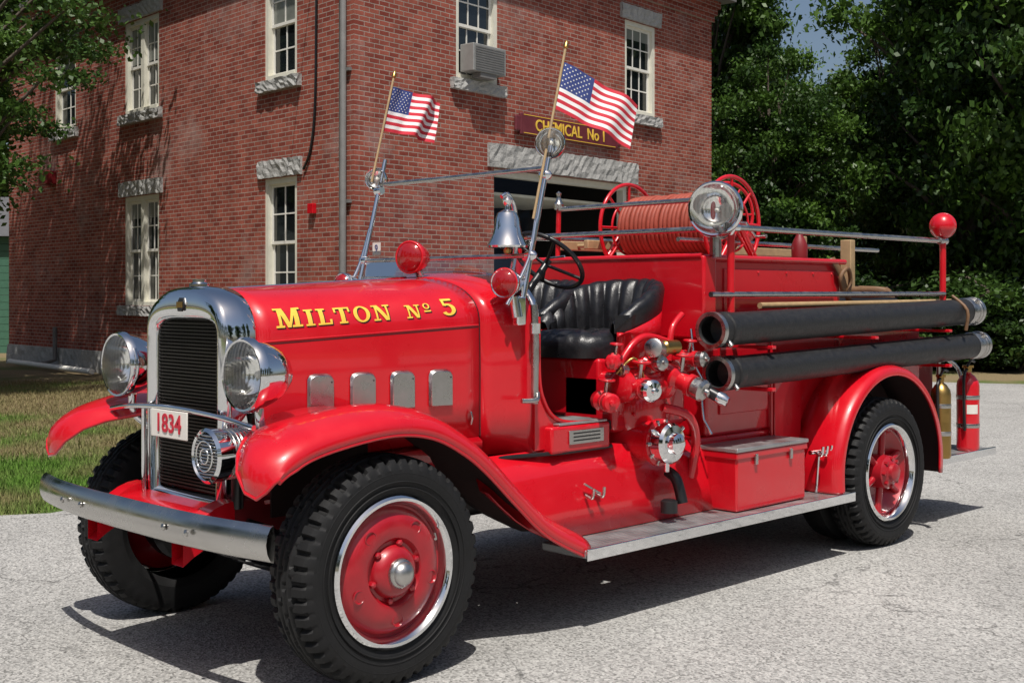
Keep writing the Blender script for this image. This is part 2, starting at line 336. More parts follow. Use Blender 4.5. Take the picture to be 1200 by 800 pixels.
# ---- fenders
def fender(name,path,sec,s,start=None,solid=.012,mat=RED,sub=5):
    P=cat([(x,0,z) for x,z in path],sub+3); n=len(P); A=[0]
    for a,b in zip(P[:-1],P[1:]): A.append(A[-1]+(b-a).length)
    nr=[]
    for i in range(n):
        d=(P[min(i+1,n-1)]-P[max(i-1,0)]).normalized(); nx,nz=-d.z,d.x
        if nz<-.3: nx,nz=-nx,-nz
        nr.append((nx,nz))
    def at(sx):
        for i in range(n-1):
            if A[i+1]>=sx or i==n-2:
                t=min(1,max(0,(sx-A[i])/(A[i+1]-A[i]))); p=P[i].lerp(P[i+1],t)
                return p,(nr[i][0]*(1-t)+nr[i+1][0]*t,nr[i][1]*(1-t)+nr[i+1][1]*t)
    M=64; secs=[]
    for i in range(M+1):
        row=[]
        for (y,o) in sec:
            s0=start(y) if start else 0
            q=(i/M)**1.25
            p,(nx,nz)=at(s0+(A[-1]-s0)*q)
            lipf=min(1,(q*A[-1])/.10); oo=o*(.35+.65*lipf) if start else o
            row.append((p.x+nx*oo,Ym(y,s),p.z+nz*oo))
        secs.append(row)
    ob=loft(name,secs,mat,T,solid=solid,ang=50,under=UNDER)
    if start: tube(name+'_bead',[r[0] for r in secs],.008,mat,T,m=8); tube(name+'_bead',[c for c in secs[0]],.008,mat,T,m=8)
    return ob
FP=[(-.605,.83),(-.585,.92),(-.49,1.0),(-.3,1.05),(-.02,1.08),(.2,1.05),(.38,.965),(.52,.865),(.7,.705),(.9,.54),(1.17,.405)]
FS=[(-.012,-.045),(-.02,-.035),(-.022,-.01),(-.008,.014),(.02,.034),(.07,.055),(.14,.07),(.22,.072),(.3,.06),(.38,.042),(.46,.03),(.54,.04)]
def fst(y):
    if y<.10: return .09*((.10-y)/.12)**2.2
    return .40*((y-.10)/.44)**1.25
for s in (0,1):
    fender('front_fender',FP,FS,s,start=fst)
    prism('inner_wing',[(-.25,.66),(-.25,1.0),(-.1,1.06),(.15,1.05),(.4,.94),(.7,.72),(.9,.66)],*( (.535,.545) if s==0 else (2*YC-.545,2*YC-.535)),UNDER,T,bevel=0)
# ---- cab side / sill
def side_panels(s):
    y0,y1=sorted((Ym(.318,s),Ym(.34,s)))
    o=[(1.13,.84),(1.13,1.46),(1.145,1.48),(1.15,1.35),(1.16,1.2),(1.19,1.08),(1.26,1.0),(1.38,.965),(1.62,.955),(1.62,.84)]
    prism('cab_side',o,y0,y1,RED,T,bevel=.003)
    y0,y1=sorted((Ym(.27,s),Ym(.6,s)))
    box('door_sill',(1.2,y0,.82),(1.64,y1,.955),RED,T,.015)
    y0,y1=sorted((Ym(.275,s),Ym(.52,s)))
    box('sill_tread',(1.26,y0,.957),(1.62,y1,.968),ALU,T,.003)
side_panels(0); side_panels(1)
tube('door_edge_bead',[(1.15,.312,1.50),(1.155,.312,1.2),(1.19,.312,1.08),(1.26,.312,1.0),(1.38,.312,.965),(1.62,.312,.957)],.010,RED,T,sm=5)
PZ={.72:.70,.8:.63,.9:.55,1.0:.485,1.12:.43}
for s in (0,1):
    loft('splash_apron',[[(x,Ym(.335 if x<1.25 else .31,s),.84 if x<1.7 else .80),(x,Ym(.27,s),max(.70,PZ.get(x,0))),(x,Ym(.245,s),max(.55,PZ.get(x,0)-.0)),(x,Ym(.215,s),max(.41,PZ.get(x,0)-.005))] for x in (.72,.8,.9,1.0,1.12,1.3,1.64,2.0,2.6,3.4)],RED,T,solid=.008,ang=60)
    tube('beltline_moulding',[(.82,Ym(.35,s),.825),(1.0,Ym(.325,s),.825),(1.3,Ym(.285,s),.822),(1.66,Ym(.285,s),.825)],.011,BLK,T)
    y0,y1=sorted((Ym(-.035,s),Ym(.26,s)))
    box('running_board',(1.12,y0,.365),(3.55,y1,.405),ALU,T,.006)
    y0,y1=sorted((Ym(-.04,s),Ym(-.028,s)))
    box('running_board_edge',(1.12,y0,.355),(3.55,y1,.412),CHR,T,.004)
multi('running_board_ribs',[boxg((1.2,.0+.028*i,.405),(2.4,.008+.028*i,.4085)) for i in range(7)],ALU,T)
box('name_plate',(1.32,.262,.86),(1.58,.268,.93),STEEL,T,.002)
for k in range(3): box('name_plate_line',(1.35,.2605,.875+k*.018),(1.55,.2615,.882+k*.018),BLK,T,0)
tube('hook',[(1.42,.245,.60),(1.42,.20,.59),(1.42,.19,.64)],.008,STEEL,T,sm=4); tube('hook',[(1.50,.245,.60),(1.50,.20,.59),(1.50,.19,.64)],.008,STEEL,T,sm=4)
tube('hook_bar',[(1.40,.235,.66),(1.52,.235,.60)],.006,STEEL,T)
box('fender_tag',(1.0,-.0,.462),(1.06,.04,.468),STEEL,T,.001)
# cab
box('cab_floor',(1.1,.34,.90),(2.4,1.6,.95),BLK,T)
box('firewall',(1.08,.36,.9),(1.10,1.58,1.66),BLK,T)
box('dashboard',(1.14,.40,1.50),(1.17,1.54,1.68),DRED,T,.01)
for y in (.7,.9,1.1): lathe('gauge',[(.05,0),(.05,.01),(.045,.012),(0,.012)],(1.172,y,1.6),(1,0,0),CHR,T)
box('seat_box',(1.72,.42,.95),(2.3,1.52,1.27),RED,T,.02)
def seat(cx,cy):
    n=112; secs=[]
    for i in range(n+1):
        ph=rad(-120+240*i/n); q=abs(ph)/rad(120)
        top=1.70-.24*q**2.6; rip=abs(math.sin(i*math.pi/8))
        ri=.255; ro=.34
        c,sn=math.cos(ph),math.sin(ph)
        def P(r,z): return (cx+c*r*1.08,cy+sn*r,z)
        lean=.05*(1-q); a=.026*(1-rip)
        secs.append([P(ri,1.36),P(ri-.02+a*.7,1.42),P(ri-.022+a+lean*.3,1.44+(top-1.44)*.4),P(ri-.012+a+lean*.8,top-.06),P(ri+.01+a*.7+lean,top-.012-a*.3),P(ri+.04+lean,top+.004-a*.25),P(ro-.012+lean,top-.008),P(ro+lean,top-.04),P(ro+lean*.4,1.50),P(ro-.01,1.40)])
    loft('seat_back',secs,LEA,T,ang=80)
    sh=[]
    for i in range(57):
        ph=rad(-118+236*i/56); q=abs(ph)/rad(118); c,sn=math.cos(ph),math.sin(ph); top=1.55-.17*q**2
        sh.append([(cx+c*.362*1.08,cy+sn*.352,top),(cx+c*.352*1.07,cy+sn*.345,1.40),(cx+c*.33,cy+sn*.325,1.28),(cx+c*.28,cy+sn*.28,1.22)])
    loft('seat_shell',sh,RED,T,ang=70,solid=.008)
    m=96; rows=[]
    for k,(f,z) in enumerate([(1.0,1.27),(1.03,1.31),(1.03,1.35),(.97,1.390),(.85,1.41),(.6,1.42),(.3,1.42),(.01,1.415)]):
        row=[]
        for i in range(m):
            a=2*math.pi*i/m; x=.30*abs(math.cos(a))**.75*(1 if math.cos(a)>0 else -1); y=.27*abs(math.sin(a))**.75*(1 if math.sin(a)>0 else -1)
            yy=y*f; zz=z-(.020*(1-abs(math.sin(yy/.54*math.pi*8))) if k>=3 else 0)
            row.append((cx-.07+x*f,cy+yy,zz))
        rows.append(row)
    loft('seat_cushion',rows,LEA,T,closed=True,ang=60)
seat(1.99,.68); seat(1.97,1.29)
sc=Vector((1.56,.64,1.79)); sd=Vector((.62,0,.66)).normalized()
ring('steering_wheel',sc,sd,.205,.013,BLK,T,n=56)
_,u,w=frame(sd)
for i in range(4):
    a=math.pi/4+i*math.pi/2; d=u*math.cos(a)+w*math.sin(a); tube('steering_spoke',[sc-sd*.03,sc+d*.1-sd*.015,sc+d*.2],.009,BLK,T,m=8)
tube('steering_column',[sc,sc-sd*.95],.02,BLK,T)
tube('throttle_levers',[sc+sd*.02,sc+sd*.03+u*.1],.006,CHR,T)
for y,x in ((.86,1.42),(.95,1.38)):
    tube('gear_lever',[(x,y,.95),(x+.05,y,1.2),(x+.12,y,1.42)],.011,CHR,T,sm=4); lathe('lever_knob',[(0,-.02),(.018,-.012),(.022,0),(.018,.012),(0,.02)],(x+.12,y,1.43),(0,0,1),BLK,T)
# ---- windshield
def wx(z): return 1.04+(z-1.6)*.26
for s in (0,1):
    y=Ym(.31,s)
    tube('windshield_post',[(wx(1.48),y,1.48),(wx(1.7),y,1.7),(wx(2.38),y,2.38)],[.018,.015,.012],CHR,T)
    box('post_bracket',(wx(1.5)-.03,y-.02,1.46),(wx(1.5)+.03,y+.02,1.60),CHR,T,.008)
    tube('windshield_brace',[(.93,y,1.56),(wx(1.78)-.02,y+(-.01 if s==0 else .01),1.78),(wx(1.95),y,1.98)],.010,CHR,T,sm=6)
    for z in (1.80,2.2): lathe('post_wingnut',[(.02,-.03),(.024,-.02),(.024,.02),(.012,.035),(0,.04)],(wx(z),y,z),(0,-1 if s==0 else 1,0),CHR,T,n=20)
tube('windshield_top_rail',[(wx(2.235),.31,2.235),(wx(2.235),1.63,2.235)],.013,STEEL,T)
tube('windshield_mid_rail',[(wx(1.80),.31,1.80),(wx(1.80),1.63,1.80)],.012,STEEL,T)
box('windshield_low_rail',(wx(1.68)-.012,.33,1.665),(wx(1.68)+.012,1.61,1.71),STEEL,T,.006)
mk('windshield_glass',[(wx(1.8),.32,1.81),(wx(1.8),1.62,1.81),(wx(2.23),1.62,2.225),(wx(2.23),.32,2.225)],[(0,1,2,3)],GLASS,T,smooth=False)
mk('lower_glass',[(wx(1.7),.34,1.71),(wx(1.7),1.60,1.71),(wx(1.79),1.60,1.79),(wx(1.79),.34,1.79)],[(0,1,2,3)],GLASS,T,smooth=False)
box('inspection_sticker',(wx(1.86)-.004,1.50,1.83),(wx(1.86)-.002,1.57,1.90),WHITE,T,0)
text('9',.06,(wx(1.86)-.006,1.535,1.865),(0,-1,0),(0,0,1),FBLUE,T,ext=.0005)
loft('cowl_band',[hood_full(1.12,.006)[3:-1],hood_full(1.155,.006)[3:-1]],CHR,T,ang=60,solid=.004)
lamp('post_lamp',(wx(2.36)-.02,.30,2.36),(-.8,-.6,0),.074,.06,CHR,LENS,T)
lamp('post_lamp_far',(wx(2.27)-.02,1.66,2.27),(-.8,-.5,0),.062,.06,CHR,LENS,T)
lamp('warning_light',(.84,.93,1.80),(-.95,-.30,0),.080,.15,RED,REDL,T,refl=False,rim=RED)
tube('warning_light_stalk',[(.90,.93,1.73),(.92,.93,1.68)],.02,CHR,T)
lamp('side_warning_light',(.93,.33,1.665),(-.95,-.3,0),.070,.15,CHR,REDL,T,refl=False,rim=RED)
tube('side_warning_stalk',[(.99,.32,1.60),(1.0,.31,1.50)],.028,CHR,T)
lamp('side_warning_light',(.93,1.62,1.665),(-1,-.1,0),.062,.12,CHR,REDL,T,refl=False,rim=CHR)
tube('outside_pipe',[(1.09,.285,1.56),(1.09,.275,1.40),(1.09,.28,1.08)],.019,STEEL,T)
tube('outside_handle',[(1.10,.27,1.13),(1.06,.24,1.10),(.98,.26,1.10)],.012,STEEL,T,sm=4)
lathe('pipe_collar',[(.028,0),(.028,.05)],(1.09,.277,1.42),(0,0,1),CHR,T)
bo=(1.06,.44,1.845)
lathe('bell',[(.083,.0),(.099,-.004),(.101,.006),(.089,.03),(.074,.06),(.064,.10),(.060,.14),(.048,.168),(.02,.183),(0,.185)],bo,(0,0,1),CHR,T,n=48)
lathe('bell_crown',[(.014,.175),(.012,.2),(.024,.215),(.026,.23),(.012,.25),(0,.262)],bo,(0,0,1),CHR,T)
lathe('bell_clapper',[(0,-.04),(.018,-.03),(.02,-.015),(.008,0),(.006,.08)],bo,(0,0,1),BRASS,T)
tube('bell_stand',[(1.06,.44,2.09),(1.12,.46,2.06),(1.15,.47,1.95),(1.13,.46,1.80),(1.08,.44,1.70)],.013,CHR,T,sm=5)
tube('bell_hanger',[(1.02,.44,2.09),(1.06,.44,2.105),(1.12,.46,2.07)],.011,CHR,T,sm=3)
# ---- pump group
P=T
lathe('pump_volute',[(.0,-.16),(.10,-.16),(.16,-.12),(.19,-.04),(.19,.04),(.15,.10),(.08,.13),(0,.13)],(1.98,.38,.98),(0,-1,0),RED,P)
box('pump_casing',(1.72,.32,.88),(2.35,.7,1.2),RED,P,.04)
lathe('pump_manifold',[(.05,0),(.085,.02),(.085,.06),(.065,.07),(.065,.34),(.085,.35),(.085,.39),(.05,.41)],(1.68,.26,1.13),(1,0,0),RED,P)
lathe('suction_body',[(.15,-.16),(.14,-.06),(.115,-.02),(.105,.10),(.125,.11),(.125,.13),(.10,.14)],(1.93,.30,.83),(0,-1,0),RED,P)
lathe('suction_cap',[(.085,.14),(.108,.142),(.108,.20),(.095,.215),(.06,.22),(.055,.25),(.03,.265),(0,.265)],(1.93,.30,.83),(0,-1,0),CHR,P)
for a in (0,1,2):
    t=a*2*math.pi/3+.5; lathe('cap_lug',[(.016,0),(.014,.05),(0,.056)],(1.93+math.cos(t)*.1,.13,.83+math.sin(t)*.1),(math.cos(t),0,math.sin(t)),CHR,P,n=12)
def valve(x,y,z,ax,sc,cap=CHR,wheel=True):
    lathe('discharge_valve',[(.04*sc,-.1*sc),(.06*sc,-.09*sc),(.065*sc,-.02*sc),(.045*sc,.0),(.045*sc,.05*sc),(.058*sc,.055*sc),(.058*sc,.08*sc),(.04*sc,.09*sc)],(x,y,z),ax,RED,P,n=28)
    lathe('discharge_cap',[(.04*sc,.09*sc),(.055*sc,.092*sc),(.058*sc,.14*sc),(.045*sc,.155*sc),(.02*sc,.16*sc),(.018*sc,.18*sc),(0,.185*sc)],(x,y,z),ax,cap,P,n=28)
    if wheel:
        tube('valve_stem',[(x,y,z),(x,y-.02,z+.12*sc)],.011*sc,STEEL,P)
        ring('valve_wheel',(x,y-.02,z+.13*sc),(0,-.1,1),.045*sc,.008*sc,RED,P,n=24,m=8)
        tube('valve_wheel_bar',[(x-.045*sc,y-.02,z+.13*sc),(x+.045*sc,y-.02,z+.13*sc)],.006*sc,STEEL,P)
valve(1.78,.20,1.13,(-.35,-1,-.1),1.0)
valve(2.08,.16,1.15,(.1,-1,-.35),1.05,cap=STEEL)
valve(1.60,.28,1.06,(-.6,-1,0),.85,cap=RED)
valve(1.93,.24,1.24,(-.2,-1,.1),.7,cap=STEEL)
valve(2.22,.22,1.26,(.1,-1,.0),.75,cap=STEEL)
valve(1.70,.30,1.26,(-.8,-.6,0),.7,cap=RED)
lathe('pressure_gauge',[(.03,-.14),(.045,-.13),(.045,-.02),(.05,-.015),(.05,.015),(.042,.02),(0,.02)],(1.86,.16,1.33),(-.9,-.3,.1),STEEL,P,n=28)
lathe('strainer_body',[(.03,-.06),(.038,-.05),(.038,.06),(.03,.07)],(2.0,.17,1.33),(1,0,.0),BRASS,P,n=24)
lathe('relief_valve',[(.028,-.12),(.03,0),(.042,.0),(.042,.05),(.03,.06),(.03,.11),(.02,.12)],(2.12,.06,1.12),(.35,-.9,-.5),BLK,P,n=24)
lathe('relief_band',[(.044,.01),(.046,.015),(.046,.04),(.044,.045)],(2.12,.06,1.12),(.35,-.9,-.5),CHR,P,n=24)
lathe('relief_tip',[(.034,.11),(.036,.14),(.026,.17),(.0,.172)],(2.12,.06,1.12),(.35,-.9,-.5),CHR,P,n=24)
tube('pump_pipe',[(1.72,.3,1.22),(1.85,.28,1.36),(2.0,.28,1.38),(2.22,.28,1.30),(2.3,.28,1.1)],.02,RED,P,sm=5)
tube('pump_pipe',[(2.05,.26,1.0),(2.2,.2,.95),(2.3,.22,.8),(2.3,.26,.6)],.026,RED,P,sm=5)
tube('pump_pipe',[(2.25,.28,1.5),(2.15,.27,1.42),(2.12,.27,1.25)],.018,RED,P,sm=5)
tube('copper_line',[(1.66,.25,1.2),(1.74,.2,1.28),(1.8,.19,1.2),(1.86,.2,1.08)],.007,BRASS,P,sm=5,m=8)
tube('drain_pipe',[(2.05,.22,.66),(2.05,.16,.62),(2.05,.12,.50)],.03,BLK,P,sm=5)
lathe('drain_cap',[(.045,0),(.045,.06),(.03,.07),(0,.07)],(1.96,.14,.46),(0,0,1),BLK,P)
for x in (1.70,1.92,2.16,2.26): lathe('pipe_union',[(.03,-.02),(.034,-.018),(.034,.018),(.03,.02)],(x,.24,1.22),(1,0,0),STEEL,P,n=8,ang=20)
for (x,z) in ((2.28,1.42),(2.36,1.12)): tube('control_rod',[(x,.24,z),(x-.02,.2,z-.2),(x,.16,z-.28)],.008,CHR,P)
for i in range(10):
    a=i*.628; lathe('flange_bolt',[(.011,0),(.011,.014),(0,.018)],(1.93+math.cos(a)*.115,.172,.83+math.sin(a)*.115),(0,-1,0),STEEL,P,n=6,ang=20)
for i in range(8):
    a=i*.785; lathe('volute_bolt',[(.012,0),(.012,.014),(0,.018)],(1.98+math.cos(a)*.16,.27,.98+math.sin(a)*.16),(0,-1,0),RED,P,n=6,ang=20)
# ---- hose body
box('hose_body',(2.50,.30,.80),(3.95,1.64,1.815),RED,T,.02)
box('lower_body',(2.35,.30,.44),(3.3,1.64,.80),RED,T,.015)
box('rear_body',(3.95,.30,.98),(5.02,1.64,1.50),RED,T,.02)
box('front_bulkhead',(2.40,.24,1.36),(2.52,1.70,1.83),RED,T,.015)
tube('body_top_moulding',[(2.42,.285,1.82),(3.97,.285,1.82)],.018,RED,T); tube('body_front_moulding',[(2.41,.26,1.825),(2.41,1.68,1.825)],.018,RED,T)
tube('rear_top_moulding',[(3.95,.29,1.50),(5.03,.29,1.50)],.015,RED,T)
prism('body_panel',[(2.62,.92),(2.62,1.36),(3.1,1.36),(3.1,.92)],.288,.302,RED,T,bevel=.005)
prism('body_panel',[(3.16,.5),(3.16,1.08),(3.45,1.08),(3.45,.5)],.28,.302,RED,T,bevel=.005)
prism('body_panel',[(2.66,1.5),(2.66,1.76),(3.85,1.76),(3.85,1.5)],.290,.302,RED,T,bevel=.005)
for x in (2.7,3.0,3.3,3.6,3.82):
    for z in (1.52,1.74): lathe('panel_rivet',[(.009,0),(.007,.005),(0,.007)],(x,.289,z),(0,-1,0),RED,T,n=10)
tube('panel_rib',[(3.13,.285,.5),(3.13,.285,1.36)],.01,RED,T)
for s in (0,1):
    FP2=[(WB+.66*math.cos(rad(a)),.50+.64*math.sin(rad(a))) for a in range(188,-9,-14)]
    fender('rear_fender',FP2,[(-.015,-.05),(-.025,-.045),(-.027,-.012),(-.01,.008),(.03,.02),(.1,.025),(.2,.02),(.31,.01)],s,sub=3)
    y0,y1=sorted((Ym(.30,s),Ym(.31,s)))
    prism('fender_back',[(3.36,.42)]+[(WB+.66*math.cos(rad(a)),.50+.64*math.sin(rad(a))) for a in range(180,-1,-12)]+[(4.76,.42),(4.62,.45)]+[(WB+.54*math.cos(rad(a)),.475+.54*math.sin(rad(a))) for a in range(0,181,15)],y0,y1,UNDER,T,bevel=0)
    prism('fender_skirt',[(3.30,.41),(3.30,1.0),(3.44,1.02),(3.42,.8),(3.40,.41)],*sorted((Ym(.285,s),Ym(.31,s))),RED,T)
for i in range(4):
    tube('spanner_rack_hook',[(3.31+.05*i,.10,.66),(3.31+.05*i,.05,.645),(3.31+.05*i,.04,.70)],.009,CHR,T,sm=3)
tube('spanner_rack',[(3.28,.11,.66),(3.49,.11,.66)],.014,CHR,T); tube('rack_stay',[(3.38,.11,.66),(3.38,.13,.41)],.01,CHR,T)
box('tool_box',(2.45,.055,.41),(3.14,.365,.735),RED,T,.012)
box('tool_box_lid',(2.435,.04,.738),(3.155,.375,.762),ALU,T,.006)
box('tool_box_lip',(2.44,.046,.70),(3.15,.37,.737),RED,T,.006)
for x in (2.62,2.97): box('tool_box_hasp',(x-.012,.036,.66),(x+.012,.048,.72),STEEL,T,.003)
def suct(y,x0,z0,x1,z1,r):
    p0=Vector((x0,y,z0));p1=Vector((x1,y,z1)); d=(p1-p0); Ln=d.length; d.normalize()
    prof=[]; n=150
    for i in range(n+1):
        h=.12+(Ln-.24)*i/n; prof.append((r*(.92+(.022 if i%2 else 0)),h))
    lathe('hard_suction_hose',prof,p0,d,HOSEB,T,n=36,ang=60)
    for q,dd in ((p0,d),(p1,-d)):
        lathe('hose_coupling',[(r*.74,.015),(r*.80,.0),(r*.98,.0),(r*1.0,.02),(r*1.0,.05),(r*.92,.055),(r*.92,.10),(r*1.0,.105),(r*1.0,.15),(r*.95,.16)],q,dd,HOSEB if q is p0 else STEEL,T,n=36,ang=30,cap=False)
        lathe('coupling_band',[(r*.80,-.003),(r*1.03,-.003),(r*1.04,.028),(r*1.01,.032)],q,dd,STEEL,T,n=36,ang=30,cap=False)
        lathe('hose_bore',[(r*.80,.0),(r*.76,.10),(0,.12)],q,dd,BLK,T,n=36,cap=False)
        for k in (0,1):
            _,uu,ww=frame(dd); a=.8+k*math.pi; dv=uu*math.cos(a)+ww*math.sin(a); lathe('coupling_lug',[(.016,0),(.014,.03),(0,.034)],q+dd*.075+dv*r*.92,dv,STEEL,T,n=12)
suct(.10,2.27,1.415,5.42,1.49,.098)
suct(.10,2.33,1.175,5.52,1.245,.096)
for x in (2.75,3.9,4.9):
    dz=(x-2.3)*.023
    box('hose_rest',(x-.02,.01,1.05+dz),(x+.02,.30,1.072+dz),RED,T,.005); box('hose_rest',(x-.02,.01,1.29+dz),(x+.02,.30,1.31+dz),RED,T,.005)
tube('hose_end_strap',[(5.1,.0,1.36),(5.1,-.01,1.5),(5.1,.1,1.6)],.012,STRAP,T,sm=4)
tube('hand_rail',[(2.50,.13,1.985),(5.02,.13,1.985)],.017,STEEL,T); tube('hand_rail',[(2.30,.12,1.61),(5.02,.12,1.615)],.016,STEEL,T)
tube('hand_rail',[(2.50,1.81,1.985),(5.02,1.81,1.985)],.017,STEEL,T); tube('hand_rail',[(2.5,.5,1.93),(5.0,.62,1.93)],.014,STEEL,T)
tube('cross_rail',[(2.47,.18,1.98),(2.47,1.64,1.98)],.017,STEEL,T); tube('cross_rail',[(2.5,.24,2.15),(2.5,1.45,2.15)],.015,STEEL,T)
for y in (.25,1.45): tube('cross_rail_post',[(2.49,y,1.83),(2.5,y,2.15)],.016,RED,T)
lathe('rail_finial',[(.0,-.04),(.03,-.03),(.034,0),(.02,.02),(.012,.05),(.018,.07),(0,.085)],(2.5,1.45,2.18),(0,0,1),STEEL,T)
for y in (.13,1.81):
    tube('rear_post',[(5.02,y,1.45),(5.02,y,2.03)],.022,RED,T); tube('front_post',[(2.50,y,1.40),(2.50,y,2.0)],.022,RED,T)
    tube('post_arm',[(5.02,y,1.5),(5.02,.31 if y<1 else 1.63,1.42)],.018,RED,T)
    lathe('post_lamp_ball',[(0,-.09),(.05,-.075),(.085,-.03),(.088,.01),(.07,.055),(.04,.08),(0,.09)],(5.02,y,2.09),(0,0,1),RED,T)
    ring('post_lamp_band',(5.02,y,2.09),(1,.4,0),.086,.006,RED,T,n=32,m=6)
    tube('rail_joint',[(2.46,y,1.985),(2.56,y,1.985)],.026,CHR,T); tube('rail_joint',[(4.96,y,1.985),(5.06,y,1.985)],.026,STEEL,T)
lamp('search_light',(2.40,.17,2.085),(-.93,-.38,.03),.150,.20,CHR,LENS,T)
tube('search_yoke',[(2.49,.06,2.1),(2.49,.12,1.95),(2.49,.22,1.93),(2.49,.33,1.97),(2.47,.37,2.1)],.012,CHR,T,sm=5); tube('search_post',[(2.48,.21,1.82),(2.48,.21,1.95)],.025,STEEL,T)
rc=Vector((3.0,0,2.04))
lathe('reel_drum',[(.11,.5),(.11,1.26)],(rc.x,0,rc.z),(0,1,0),RED,T)
for layer,rr in ((0,.155),(1,.183)):
    for i in range(22):
        y=.53+i*.0335+(.017 if layer else 0)
        if layer and (i>20): continue
        ring('booster_hose',(rc.x,y,rc.z+random.uniform(-.006,.006)),(.02*random.uniform(-1,1),1,.02),rr,.0162,CANV,T,n=48,m=8)
for y in (.48,1.29):
    ring('reel_flange',(rc.x,y,rc.z),(0,1,0),.285,.013,RED,T,n=56); ring('reel_flange_inner',(rc.x,y,rc.z),(0,1,0),.17,.008,RED,T,n=48)
    for i in range(8):
        a=i*math.pi/4; tube('reel_spoke',[(rc.x+.03*math.cos(a),y,rc.z+.03*math.sin(a)),(rc.x+.28*math.cos(a),y,rc.z+.28*math.sin(a))],.009,RED,T,m=8)
    lathe('reel_hub',[(0,-.04),(.05,-.03),(.05,.03),(0,.04)],(rc.x,y,rc.z),(0,1,0),RED,T)
    for dx in (-.2,.2): tube('reel_stand',[(rc.x,y+(.05 if y>1 else -.05),rc.z),(rc.x+dx,y+(.05 if y>1 else -.05),1.8)],.018,RED,T)
tube('reel_crank',[(rc.x,.44,rc.z),(rc.x,.38,rc.z),(rc.x+.1,.38,rc.z-.08),(rc.x+.1,.30,rc.z-.08)],.012,STEEL,T)
ring('rear_hand_wheel',(3.38,.78,2.13),(.3,1,0),.2,.011,RED,T); tube('hand_wheel_post',[(3.38,.80,2.13),(3.4,.85,1.8)],.016,RED,T)
for a in (0,1,2): tube('hand_wheel_spoke',[(3.38+.2*math.cos(a*1.05),.78-.06*math.cos(a*1.05),2.13+.2*math.sin(a*1.05)),(3.38-.2*math.cos(a*1.05),.78+.06*math.cos(a*1.05),2.13-.2*math.sin(a*1.05))],.007,RED,T,m=8)
for y in (1.40,1.62): box('ladder_rail',(2.7,y-.02,1.90),(5.25,y+.02,1.96),WOOD,T,.006)
for i in range(9): tube('ladder_rung',[(2.85+i*.28,1.40,1.93),(2.85+i*.28,1.62,1.93)],.014,WOOD,T,m=8)
tube('pike_pole',[(2.9,.21,1.545),(5.3,.21,1.56)],.018,WOOD,T)
box('wood_upright',(4.28,.42,1.5),(4.34,.50,1.98),WOOD,T,.006); box('wood_upright',(3.98,.6,1.5),(4.03,.66,2.0),WOOD,T,.006)
for k in range(4): tube('folded_hose',[(4.05,.40+.02*k,1.53+.035*k),(4.5,.42,1.535+.035*k),(4.9,.40+.03*k,1.53+.03*k),(4.95,.6,1.54+.035*k),(4.5,1.0,1.55+.035*k),(4.0,1.2,1.56+.03*k)],.024,STRAP if k!=1 else BLK,T,sm=5)
loft('leather_strap',[[(3.78+.03*i+.0,.285-.012*math.sin(i*.6),1.84-.035*i),(3.84+.03*i,.285-.012*math.sin(i*.6),1.85-.035*i)] for i in range(9)],STRAP,T,solid=.006)
tube('strap_loop',[(3.93,.27,1.62),(3.88,.26,1.72),(3.95,.25,1.78),(4.02,.27,1.70),(3.98,.27,1.60)],.014,STRAP,T,sm=5)
lathe('red_lantern',[(.04,-.08),(.05,-.07),(.052,.02),(.035,.06),(.02,.09),(0,.10)],(3.62,.4,1.90),(0,0,1),DRED,T)
box('tail_board',(4.80,.10,.44),(5.75,1.84,.475),ALU,T,.008)
box('tail_board_edge',(4.80,.08,.43),(5.76,.098,.485),CHR,T,.004)
tube('tail_grab',[(5.55,.26,.48),(5.55,.24,.9),(5.5,.28,1.1),(5.1,.32,1.2)],.014,STEEL,T,sm=5)
tube('tail_step_post',[(5.3,.3,.48),(5.3,.3,1.2)],.016,STEEL,T)
box('rear_bed',(5.02,.34,.48),(5.3,1.6,1.3),DRED,T,.02)
# ---- lettering on hood
def quadsub(q,n=5):
    a,b,c,d=q; out=[]
    for i in range(n):
        t0=i/n;t1=(i+1)/n
        l=lambda p,r,t:(p[0]+(r[0]-p[0])*t,p[1]+(r[1]-p[1])*t)
        out.append((l(a,d,t0),l(b,c,t0),l(b,c,t1),l(a,d,t1)))
    return out
def rc4(x0,y0,x1,y1): return ((x0,y0),(x1,y0),(x1,y1),(x0,y1))
def arcq(cx,cy,rx,ry,tx,ty,a0,a1,n=14):
    o=[]
    for i in range(n):
        p=rad(a0+(a1-a0)*i/n);q=rad(a0+(a1-a0)*(i+1)/n)
        o.append(((cx+(rx-tx)*math.cos(p),cy+(ry-ty)*math.sin(p)),(cx+rx*math.cos(p),cy+ry*math.sin(p)),(cx+rx*math.cos(q),cy+ry*math.sin(q)),(cx+(rx-tx)*math.cos(q),cy+(ry-ty)*math.sin(q))))
    return o
